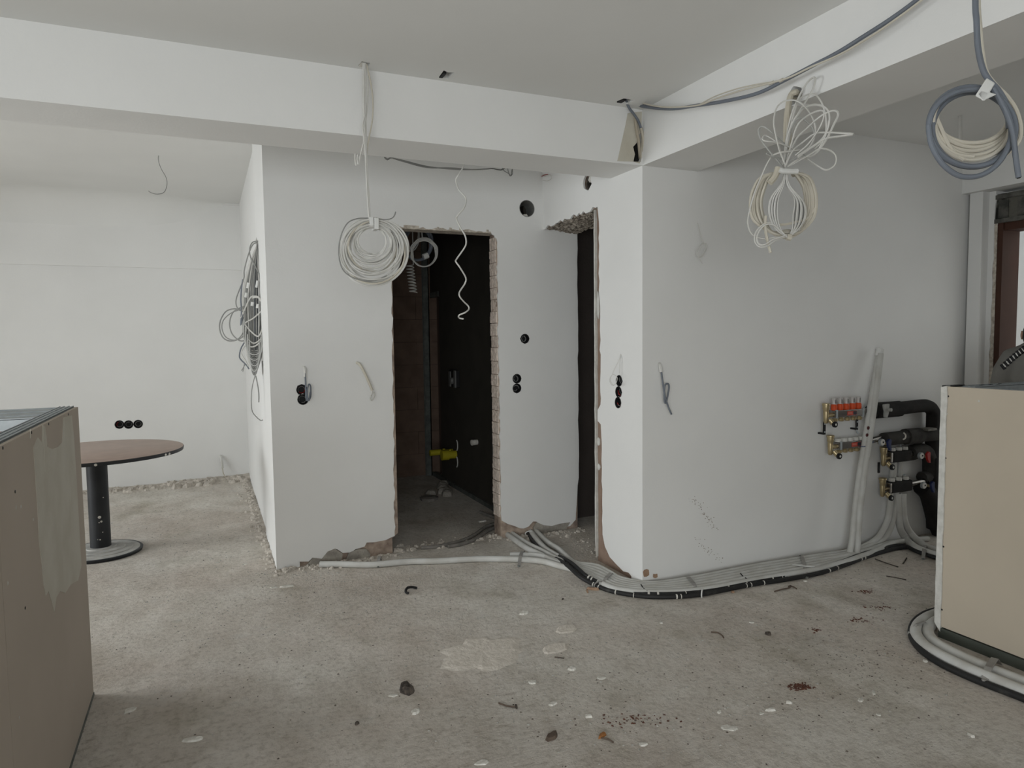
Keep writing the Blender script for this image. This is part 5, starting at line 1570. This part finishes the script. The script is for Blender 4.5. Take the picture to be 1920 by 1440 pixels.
for j in range(9):
    q = fl(rr.uniform(792, 850), rr.uniform(905, 935), 0)
    m = MB().lathe(q, (rr.uniform(-.3, .3), rr.uniform(-.3, .3), 1), [(-0.01, 0.05), (0.02, rr.uniform(0.05, 0.08)), (0.05, 0.04), (0.06, 0.01)], 7)
    m.build('lump', DUSTY, t)
t = thing('plaster_lump', 'flat pale lump lying in front of the bathroom rubble', 'plaster lump', fl(805, 936, 0))
MB().lathe(fl(805, 937, 0), (0, 0, 1), [(0, 0.085), (0.025, 0.09), (0.035, 0.05)], 9).build('slab', mat('dark dusty slab', (0.2, 0.185, 0.165), 0.9), t)

# ------------------------------------------------------------------ floor debris


def lump(name, label, cat, px, py, sx, sy, h, m, seed, n=9, group=None, rot=None):
    r = random.Random(seed)
    c = P(px, py, 'z', 0.0)
    a0 = r.uniform(0, 3) if rot is None else rot
    mb = MB()
    base, top = [], []
    for i in range(n):
        a = 2*math.pi*i/n
        k = 1+(r.uniform(-0.28, 0.28) if n < 14 else 0.34*noise.noise(Vector((math.cos(a)*1.7+seed, math.sin(a)*1.7, 0.5)))+0.16*noise.noise(Vector((math.cos(a)*5+seed, math.sin(a)*5, 2.5))))
        x, y = sx*math.cos(a)*k, sy*math.sin(a)*k
        X, Y = x*math.cos(a0)-y*math.sin(a0), x*math.sin(a0)+y*math.cos(a0)
        base.append(c+Vector((X, Y, -0.001)))
        top.append(c+Vector((X*0.8, Y*0.8, h*(0.7+0.5*r.random()))))
    vs = base+top+[c+Vector((0, 0, h*1.1))]
    fs = [(i, (i+1) % n, n+(i+1) % n, n+i) for i in range(n)] + [(n+i, n+(i+1) % n, 2*n) for i in range(n)] + [tuple(range(n))[::-1]]
    mb.add(vs, fs)
    o = mb.build(name, m)
    o.location = c
    o.data.transform(Matrix.Translation(-c))
    return tag(o, label, cat, group)


CG = 'white plaster chips on the floor'
chips = [(243, 1332, .035, .024, 'white plaster chip by the foot of the left half wall'), (358, 1388, .050, .022, 'long white plaster chip at the lower left of the floor'),
         (780, 1335, .030, .018, 'white plaster chip just below the dark stone'), (737, 1304, .022, .016, 'pale plaster chip touching the left of the dark stone'),
         (998, 1280, .024, .018, 'crumpled pale chip below the dried mortar patch'), (1072, 1255, .026, .020, 'plaster chip right below the dried mortar patch'),
         (1127, 1271, .026, .018, 'white triangular chip right of the dried mortar patch'), (1037, 1320, .025, .014, 'white plaster chip right of the rusty nail'),
         (1103, 1344, .020, .012, 'small white chip above the orange scrap'), (904, 1430, .035, .018, 'white plaster chip at the bottom edge of the picture'),
         (1205, 1396, .020, .014, 'curled white chip right of the orange scrap'), (1444, 1332, .026, .012, 'elongated white chip in the row of three at right'),
         (1427, 1338, .012, .010, 'tiny round chip left in the row of three at right'), (1349, 1335, .020, .008, 'thin white sliver left of the row of three'),
         (1480, 1318, .018, .010, 'white chip just below the rusty shavings'), (1367, 1365, .038, .024, 'flat flaky plaster patch below the thin sliver'),
         (1614, 1313, .026, .012, 'elongated white chip right of the rusty shavings'), (1638, 1300, .030, .008, 'thin pale streak of plaster right of the rusty shavings'),
         (1648, 1340, .014, .010, 'small dark edged chip right of centre near the bottom'), (1735, 1240, .014, .012, 'pale pebble close to the black hose at right'),
         (1820, 1380, .018, .012, 'white chip at the lower right corner of the floor'), (1410, 1167, .018, .012, 'pale chip left of the dark nut'),
         (1240, 1168, .016, .010, 'pale chip on the floor below the pipe corner'), (540, 1100, .055, .018, 'long curled plaster strip before the left end of the wall'),
         (513, 1102, .026, .016, 'round plaster lump left of the curled strip'), (460, 1058, .020, .012, 'white chip by the corner of the bathroom block'),
         (333, 1166, .026, .010, 'thin chip on the rough floor right of the left half wall'), (408, 1055, .022, .010, 'white chip between the table foot and the block'),
         (1510, 1090, .014, .010, 'white crumb next to the conduits before the manifolds'), (983, 1150, .035, .02, 'round whitish dab of plaster above the mortar patch'),
         (1105, 1097, .026, .010, 'white smear shaped chip left of the clay shard'), (955, 978, .02, .012, 'pale stone at the foot of the doorway jamb'),
         (904, 978, .05, .02, 'pale flat stone inside the bathroom doorway'), (797, 1022, .022, .014, 'white crumb on the bathroom threshold')]
for k, (px, py, sx, sy, lab) in enumerate(chips):
    c = P(px, py, 'z', 0)
    lump('plaster_chip', lab, 'plaster chip', px, py, sx*0.85, sy*0.9, 0.003+0.003*(k % 3), CHIP, 100+k, 9, CG, rot=rnd.uniform(-0.5, 0.9))
lump('stone', 'dark rough stone lying on the floor near the bottom centre', 'stone', 765, 1297, .038, .026, .03, STONE, 5, 10)
lump('nut', 'dark round nut on the floor before the right half wall', 'nut', 1440, 1190, .014, .012, .014, STONE, 6, 8)
lump('pebble', 'small dark pebble at the lower left of the mortar patch', 'pebble', 669, 1358, .010, .009, .010, STONE, 7, 7)
lump('clay_shard', 'reddish clay shard before the black conduits', 'clay shard', 1113, 1106, .042, .012, .014, CLAY, 8, 8, rot=-0.75)
lump('clay_shard', 'small clay splinter below the reddish shard', 'clay shard', 1101, 1109, .026, .008, .010, CLAY, 9, 7, rot=1.2)
lump('clay_shard', 'small clay chip right of the pipe corner at the conduits', 'clay shard', 1374, 1111, .014, .010, .008, CLAY, 10, 7)
lump('orange_scrap', 'curled orange scrap at the bottom centre of the floor', 'scrap', 1129, 1381, .024, .010, .010, mat('orange brown scrap', (0.35, 0.15, 0.05), 0.8), 11, 8, rot=0.4)
lump('dry_leaf', 'curled dry brown leaf at the bottom centre of the floor', 'leaf', 1036, 1382, .036, .022, .012, LEAF, 12, 10, rot=0.6)
lump('dry_leaf', 'small dark leaf scrap right below the pipe corner', 'leaf', 1055, 1124, .014, .007, .005, STONE, 13, 7)
lump('mortar_patch', 'flat dried mortar patch in the middle of the floor', 'mortar patch', 905, 1222, .215, .17, .006, PATCHM, 33, 44, rot=0.3)
lump('mortar_patch', 'second flat mortar smear right of the large patch', 'mortar patch', 1040, 1217, .075, .05, .006, PATCHM, 23, 18, rot=0.3)
lump('mortar_patch', 'mortar smear on the floor above and right of the large patch', 'mortar patch', 1062, 1180, .07, .045, .005, PATCHM, 24, 16, rot=0.3)


def floor_wire(name, label, cat, pts, r, m, group=None):
    t = thing(name, label, cat, fl(*pts[0][:2], 0))
    cable('strand', [fl(a, b, z) for a, b, z in pts], r, m, t, 5, 5)
    return t


floor_wire('black_scrap', 'curled scrap of black tape on the floor before the doorway', 'scrap', [(782, 1103, 0.004), (772, 1101, 0.012), (763, 1103, 0.016), (761, 1110, 0.010), (766, 1113, 0.004)], 0.008, BLACKP)
t = floor_wire('rusty_nail', 'bent rusty nail lying on the floor at the bottom centre', 'nail', [(935, 1318, 0.004), (948, 1323, 0.006), (958, 1325, 0.006), (966, 1325, 0.006)], 0.0035, LEAF)
MB().lathe(fl(967, 1325, 0.007), (1, 0, 0), [(0, 0.010), (0.004, 0.010)], 8).build('head', STONE, t)
floor_wire('twig', 'hooked twig on the floor below the pipe corner', 'twig', [(1333, 1185, 0.004), (1345, 1186, 0.006), (1353, 1191, 0.006), (1357, 1196, 0.004)], 0.004, LEAF)
floor_wire('bent_wire', 'rusty bent wire on the floor below the conduits at right', 'wire', [(1452, 1109, 0.004), (1466, 1105, 0.006), (1480, 1102, 0.006), (1483, 1098, 0.008), (1478, 1100, 0.01), (1487, 1100, 0.006), (1494, 1104, 0.004)], 0.004, LEAF)
floor_wire('twig', 'long dark twig on the floor before the manifolds', 'twig', [(1641, 1048, 0.004), (1660, 1055, 0.006), (1684, 1063, 0.004)], 0.0035, STONE)
floor_wire('twig', 'short dark twig crossing upright before the manifolds', 'twig', [(1700, 1046, 0.004), (1697, 1051, 0.006), (1693, 1057, 0.004)], 0.004, STONE)
floor_wire('twig', 'straight twig on the floor left of the beige half wall', 'twig', [(1662, 1080, 0.004), (1680, 1083, 0.006), (1699, 1087, 0.004)], 0.0035, STONE)
floor_wire('twig', 'twig scrap below the curled brown leaf', 'twig', [(1127, 1384, 0.004), (1140, 1386, 0.005), (1150, 1392, 0.004)], 0.003, LEAF)
floor_wire('wood_splinter', 'thin splinter lying below the second mortar smear', 'splinter', [(1040, 1232, 0.004), (1058, 1234, 0.004)], 0.003, STONE)


def scatter(name, label, spots, m, seed, smin, smax, cat=None):
    r = random.Random(seed)
    mb = MB()
    for (cx, cy, wx, wy, cnt) in spots:
        for _ in range(cnt):
            q = P(cx+r.gauss(0, wx), cy+r.gauss(0, wy), 'z', 0.0)
            if q.x > XA-0.02 and q.y > Y2-0.02:
                continue
            if q.y > Y1-0.02 and q.x > XL-0.02 and not (DX0 < q.x < DX1):
                continue
            s = r.uniform(smin, smax)
            a = r.uniform(0, 6.3)
            e = r.uniform(0.3, 1)
            u, v = Vector((math.cos(a)*s, math.sin(a)*s, 0)), Vector((-math.sin(a)*s*e, math.cos(a)*s*e, 0))
            h = Vector((r.uniform(-.3, .3)*s, 0, s*r.uniform(0.25, 0.7)))
            mb.add([q-u, q+v, q+u, q-v, q+h], [(0, 1, 4), (1, 2, 4), (2, 3, 4), (3, 0, 4)])
    o = mb.build(name, m)
    tag(o, label, cat, None, 'stuff')
    return o


scatter('rust_shavings', 'rust red metal shavings in small heaps on the floor', [(1500, 1288, 9, 3.2, 170), (1625, 1109, 9, 2, 60), (1648, 1137, 14, 3, 50), (1612, 1163, 12, 4, 50), (1530, 1182, 6, 3, 35), (1180, 1348, 40, 6, 60)], RUST, 1, 0.003, 0.008, 'shavings')
scatter('dark_grit', 'dark crumbs scattered over the floor', [(1560, 1230, 170, 90, 240), (1640, 1250, 90, 40, 120), (1150, 1330, 220, 60, 110), (850, 1250, 300, 90, 130), (450, 1250, 150, 80, 70), (600, 1120, 200, 30, 60), (1650, 1085, 60, 30, 60), (300, 1000, 90, 45, 70)], GRIT, 2, 0.0018, 0.0065, 'grit')
scatter('pale_grit', 'pale plaster crumbs scattered over the floor', [(1500, 1260, 200, 90, 200), (1100, 1300, 260, 80, 180), (700, 1150, 240, 60, 200), (420, 1120, 140, 60, 140), (330, 990, 90, 40, 160), (560, 1070, 60, 12, 100), (1320, 1090, 120, 14, 90), (830, 960, 60, 40, 90), (1085, 1020, 30, 18, 80)], GRITW, 3, 0.003, 0.009, 'grit')
# rubble line along the far wall and the block
mb = MB()
r = random.Random(17)


def crumb(q, s):
    a = r.uniform(0, 6.3)
    n = 6
    base = [q+Vector((s*math.cos(a+2*math.pi*i/n)*r.uniform(.7, 1.2), s*math.sin(a+2*math.pi*i/n)*r.uniform(.7, 1.2), -0.002)) for i in range(n)]
    top = [q+(b-q)*0.6+Vector((0, 0, s*r.uniform(0.4, 0.9))) for b in base]
    mb.add(base+top, [(i, (i+1) % n, n+(i+1) % n, n+i) for i in range(n)]+[tuple(range(n, 2*n))])


for i in range(330):
    x = r.uniform(-1.25, XL)
    crumb(Vector((x, YBK-abs(r.gauss(0, 0.10)), 0)), r.uniform(0.012, 0.055)*(1.2 if x > -0.4 else 0.7))
for i in range(260):
    y = r.uniform(4.75, YBK)
    crumb(Vector((XL-0.02-abs(r.gauss(0, 0.035)), y, 0)), r.uniform(0.006, 0.028))
for i in range(120):
    crumb(Vector((r.uniform(XL-0.05, 1.18), Y1-0.01-abs(r.gauss(0, 0.05)), 0)), r.uniform(0.005, 0.022))
for i in range(60):
    crumb(Vector((r.uniform(2.0, XE), Y1-0.02-abs(r.gauss(0, 0.06)), 0)), r.uniform(0.006, 0.028))
for i in range(40):
    crumb(Vector((r.uniform(XA+0.03, XE-0.05), r.uniform(3.98, 4.7), 0)), r.uniform(0.005, 0.018))
for i in range(90):
    crumb(Vector((r.uniform(DX0, DX1), Y1+0.06+r.gauss(0, 0.05), 0)), r.uniform(0.006, 0.026))
tag(mb.build('plaster_rubble', DUST), 'broken plaster crumbs heaped along the wall feet', 'rubble', None, 'stuff')
# bedding mortar ridge at the far wall
m = MB()
n_ = 60
for i in range(n_+1):
    x = -1.5+(XL+1.5)*i/n_
    h = 0.018+0.030*max(0, (x+0.6))+0.012*noise.noise(Vector((x*9, 0, 0)))
    wd = 0.10+0.09*max(0, x+0.8)+0.03*noise.noise(Vector((x*7, 3, 0)))
    m.v += [Vector((x, YBK, h)), Vector((x, YBK-wd*0.5, h*0.7+0.006*noise.noise(Vector((x*20, 8, 0))))), Vector((x, YBK-wd, -0.002))]
for i in range(n_):
    for j in range(2):
        k = 3*i+j
        m.f.append((k, k+1, k+4, k+3))
tag(m.build('mortar_ridge', DUST, None, False), 'low ridge of old mortar along the foot of the far wall', 'rubble', None, 'stuff')

# ------------------------------------------------------------------ person behind the right half wall, mostly outside the frame


def skin_body(name, joints, edges, m, parent, root, sub=2):
    me = bpy.data.meshes.new(name)
    off_ = parent.location
    me.from_pydata([tuple(Vector(p)-off_) for p, _ in joints], edges, [])
    o = bpy.data.objects.new(name, me)
    COL.objects.link(o)
    o.parent = parent
    md = o.modifiers.new('skin', 'SKIN')
    md.use_smooth_shade = True
    for i, (p, r) in enumerate(joints):
        v = me.skin_vertices[0].data[i]
        v.radius = r if isinstance(r, tuple) else (r, r)
        v.use_root = (i == root)
    ms = o.modifiers.new('sub', 'SUBSURF')
    ms.levels = sub
    ms.render_levels = sub
    me.materials.append(m)
    return o


pc = P(1956, 660, 'x', 4.55)
PX, PY = pc.x, pc.y
pe = thing('person', 'person in a grey jersey with striped shoulder trim behind the beige half wall', 'person', (PX, PY, 0))


def W(a, b, z):
    """a: to the person's left in the picture, b: away from the camera"""
    u = Vector((-0.42, 0.91, 0))
    v = Vector((0.91, 0.42, 0))
    p = Vector((PX, PY, 0))+u*a+v*b
    return (p.x, p.y, z)


J = [(W(0, 0, 0.95), (0.16, 0.12)), (W(0, 0.0, 1.12), (0.155, 0.115)), (W(0, 0.01, 1.27), (0.165, 0.115)), (W(0, 0.03, 1.385), (0.105, 0.09)), (W(0, 0.055, 1.455), (0.060, 0.060)),
     (W(0.205, 0.02, 1.34), (0.070, 0.070)), (W(0.245, 0.01, 1.18), (0.058, 0.058)), (W(0.222, 0.03, 1.04), (0.048, 0.048)), (W(0.205, 0.13, 0.86), (0.034, 0.034)),
     (W(-0.205, 0.02, 1.34), (0.070, 0.070)), (W(-0.245, 0.01, 1.18), (0.058, 0.058)), (W(-0.222, 0.03, 1.04), (0.048, 0.048)), (W(-0.205, 0.13, 0.86), (0.034, 0.034)),
     (W(0.10, 0.0, 0.86), (0.095, 0.095)), (W(0.11, 0.01, 0.50), (0.065, 0.065)), (W(0.11, -0.01, 0.10), (0.045, 0.045)),
     (W(-0.10, 0.0, 0.86), (0.095, 0.095)), (W(-0.11, 0.01, 0.50), (0.065, 0.065)), (W(-0.11, -0.01, 0.10), (0.045, 0.045)),
     (W(0.12, 0.025, 1.39), (0.078, 0.075)), (W(-0.12, 0.025, 1.39), (0.078, 0.075))]
bmb = MB()
uu, vv = Vector((-0.42, 0.91, 0)), Vector((0.91, 0.42, 0))
rings = [(0.92, .158, .112), (1.05, .152, .107), (1.18, .165, .115), (1.29, .185, .117), (1.35, .187, .108), (1.40, .162, .094), (1.435, .118, .08), (1.462, .078, .066), (1.485, .060, .058)]
for z, hw, hd_ in rings:
    c = Vector(W(0, 0.02 if z < 1.4 else 0.045, z))
    for k in range(24):
        a = 2*math.pi*k/24
        bmb.v.append(c+uu*(0.86*hw*math.cos(a))+vv*(hd_*math.sin(a)))
for i in range(len(rings)-1):
    for k in range(24):
        bmb.f.append((i*24+k, i*24+(k+1) % 24, (i+1)*24+(k+1) % 24, (i+1)*24+k))
bmb.f.append(tuple(range(24))[::-1])
bmb.f.append(tuple((len(rings)-1)*24+k for k in range(24)))
for sg in (1, -1):
    bmb.tube([Vector(W(x*sg*0.86, y, z)) for x, y, z in ((.10, .02, 1.375), (.165, .02, 1.345), (.215, .015, 1.26), (.236, .01, 1.17), (.252, .03, 1.04), (.245, .08, .96))], [.055, .070, .066, .058, .050, .042], 16)
body = bmb.build('body', CLOTH, pe, True)
body['label'] = 'grey jersey with long sleeves'
md = body.modifiers.new('join', 'REMESH')
md.mode = 'VOXEL'
md.voxel_size = 0.014
md.use_smooth_shade = True
md = body.modifiers.new('soften', 'SMOOTH')
md.factor = 0.5
md.iterations = 8
hd_c = P(1948, 628, 'x', PX+0.19)
MB().tube([Vector(W(0, 0.045, 1.40)), Vector(W(0.012, 0.085, 1.455)), hd_c+Vector((-0.05, -0.02, -0.01))], [0.056, 0.052, 0.050], 12).build('neck', SKIN, pe, True)
skin_body('trousers', [J[0], J[13], J[14], J[15], J[16], J[17], J[18]], [(0, 1), (1, 2), (2, 3), (0, 4), (4, 5), (5, 6)], TROUSERS, pe, 0)['label'] = 'dark trousers'
for sgn, (a, b) in ((1, (7, 8)), (-1, (11, 12))):
    hnd = W(0.195*sgn, 0.17, 0.78)
    skin_body('forearm', [J[a], J[b], (hnd, (0.036, 0.022))], [(0, 1), (1, 2)], SKIN, pe, 0)
    for f in range(4):
        base = Vector(hnd)
        s0 = Vector(W(0.195*sgn+(f-1.5)*0.018, 0.18, 0.74-0.004*abs(f-1.5)))
        s1_ = Vector(W(0.192*sgn+(f-1.5)*0.018, 0.20, 0.70-0.004*abs(f-1.5)))
        s2_ = Vector(W(0.187*sgn+(f-1.5)*0.017, 0.195, 0.672+0.006*abs(f-1.5)))
        MB().tube([base, s0, s1_, s2_], [0.012, 0.0095, 0.0085, 0.006], 7).build('finger', SKIN, pe, True)
    th0, th1 = Vector(W(0.168*sgn, 0.18, 0.775)), Vector(W(0.15*sgn, 0.21, 0.735))
    MB().tube([Vector(hnd), th0, th1], [0.014, 0.011, 0.007], 7).build('thumb', SKIN, pe, True)
    fx = Vector(W(0.11*sgn, 0.0, 0.0))
    v_ = Vector((0.91, 0.42, 0))
    MB().tube([fx-v_*0.07+Vector((0, 0, 0.045)), fx+Vector((0, 0, 0.05)), fx+v_*0.10+Vector((0, 0, 0.04)), fx+v_*0.19+Vector((0, 0, 0.03))], [0.036, 0.046, 0.04, 0.026], 10).build('shoe', SHOE, pe, True)
hd = P(1948, 628, 'x', PX+0.19)
_v, _z = Vector((0.91, 0.42, 0)), Vector((0, 0, 1))
u_ = Vector((-0.42, 0.91, 0))
v_ = _v*math.cos(0.8)-_z*math.sin(0.8)      # the head is bowed
z_ = _z*math.cos(0.8)+_v*math.sin(0.8)
hm = MB()
for i in range(13):
    t_ = math.pi*i/12
    for k in range(18):
        a = 2*math.pi*k/18
        x, y, z = math.sin(t_)*math.cos(a), math.sin(t_)*math.sin(a), math.cos(t_)
        rx, ry, rz = 0.076, 0.097, 0.118
        jaw = 1-0.22*max(0, -z)
        hm.v.append(hd+u_*(x*rx*jaw)+v_*(y*ry*(1-0.1*max(0, -z)))+z_*(z*rz))
for i in range(12):
    for k in range(18):
        hm.f.append((i*18+k, i*18+(k+1) % 18, (i+1)*18+(k+1) % 18, (i+1)*18+k))
head = hm.build('head', SKIN, pe, True)
MB().lathe(hd+v_*0.088+z_*0.005, (v_-z_*0.5), [(0, 0.014), (0.018, 0.017), (0.03, 0.008)], 10).build('nose', SKIN, head, True)
for s in (-1, 1):
    MB().lathe(hd+v_*0.084+u_*0.032*s+z_*0.022, v_, [(0, 0.011), (0.006, 0.008), (0.008, 0.002)], 10).build('eye', WHITEP, head, True)
    MB().lathe(hd+u_*0.076*s+z_*0.0, (u_*s), [(0, 0.026), (0.012, 0.028), (0.016, 0.012)], 10).build('ear', SKIN, head, True)
MB().tube([hd+v_*0.085+u_*0.022+z_*-0.052, hd+v_*0.092+z_*-0.052, hd+v_*0.085-u_*0.022+z_*-0.052], 0.005, 6).build('mouth', mat('lips', (0.32, 0.14, 0.12), 0.6), head, True)
hh = MB()
for i in range(9):
    t_ = math.pi*0.76*i/8
    for k in range(18):
        a = 2*math.pi*k/18
        x, y, z = math.sin(t_)*math.cos(a), math.sin(t_)*math.sin(a), math.cos(t_)
        fr_ = 1.0 if y < 0.0 else max(0.0, 1-y*1.6)
        zz = max(z, -0.8+1.3*(1-fr_))
        hh.v.append(hd+u_*(x*0.083)+v_*(y*0.103-0.006)+z_*(zz*0.127))
for i in range(8):
    for k in range(18):
        hh.f.append((i*18+k, i*18+(k+1) % 18, (i+1)*18+(k+1) % 18, (i+1)*18+k))
hh.build('hair', HAIR, head, True)
bpy.context.view_layer.update()
# striped trim over the shoulder: short bars wrapped on the jersey
dep = bpy.context.evaluated_depsgraph_get()
bo = [c for c in pe.children if c.name.startswith('body')][0]
ev = bo.evaluated_get(dep)
bars = []
for i in range(9):
    f = i/8
    px, py = 1881+46*f, 688-37*f-6*math.sin(math.pi*f)*0.3
    ps = []
    for g in (-1, 0, 1):
        qx, qy = px+g*3.2, py+g*4.2
        o_ = EYE-Vector(bo.matrix_world.translation)
        ok, loc, nrm, _ = ev.ray_cast(o_, ray(qx, qy).normalized())
        if ok:
            ps.append(loc+Vector(bo.matrix_world.translation)+nrm*0.002)
    if len(ps) > 1:
        bars.append(ps)
if bars:
    m0, m1 = MB(), MB()
    for i, ps in enumerate(bars):
        m0.tube(ps, 0.0085, 6)
        if i % 1 == 0 and i < len(bars)-1:
            a, b = ps[len(ps)//2], bars[i+1][min(len(ps)//2, len(bars[i+1])-1)]
            c = (a+b)/2
            d = (ps[-1]-ps[0])*0.32
            m1.tube([c-d, c+d], 0.0055, 5)
    m0.build('shoulder_trim', BLACKP, pe, True)['label'] = 'black and white striped trim'
    m1.build('trim_stripe', WHITEP, pe, True)
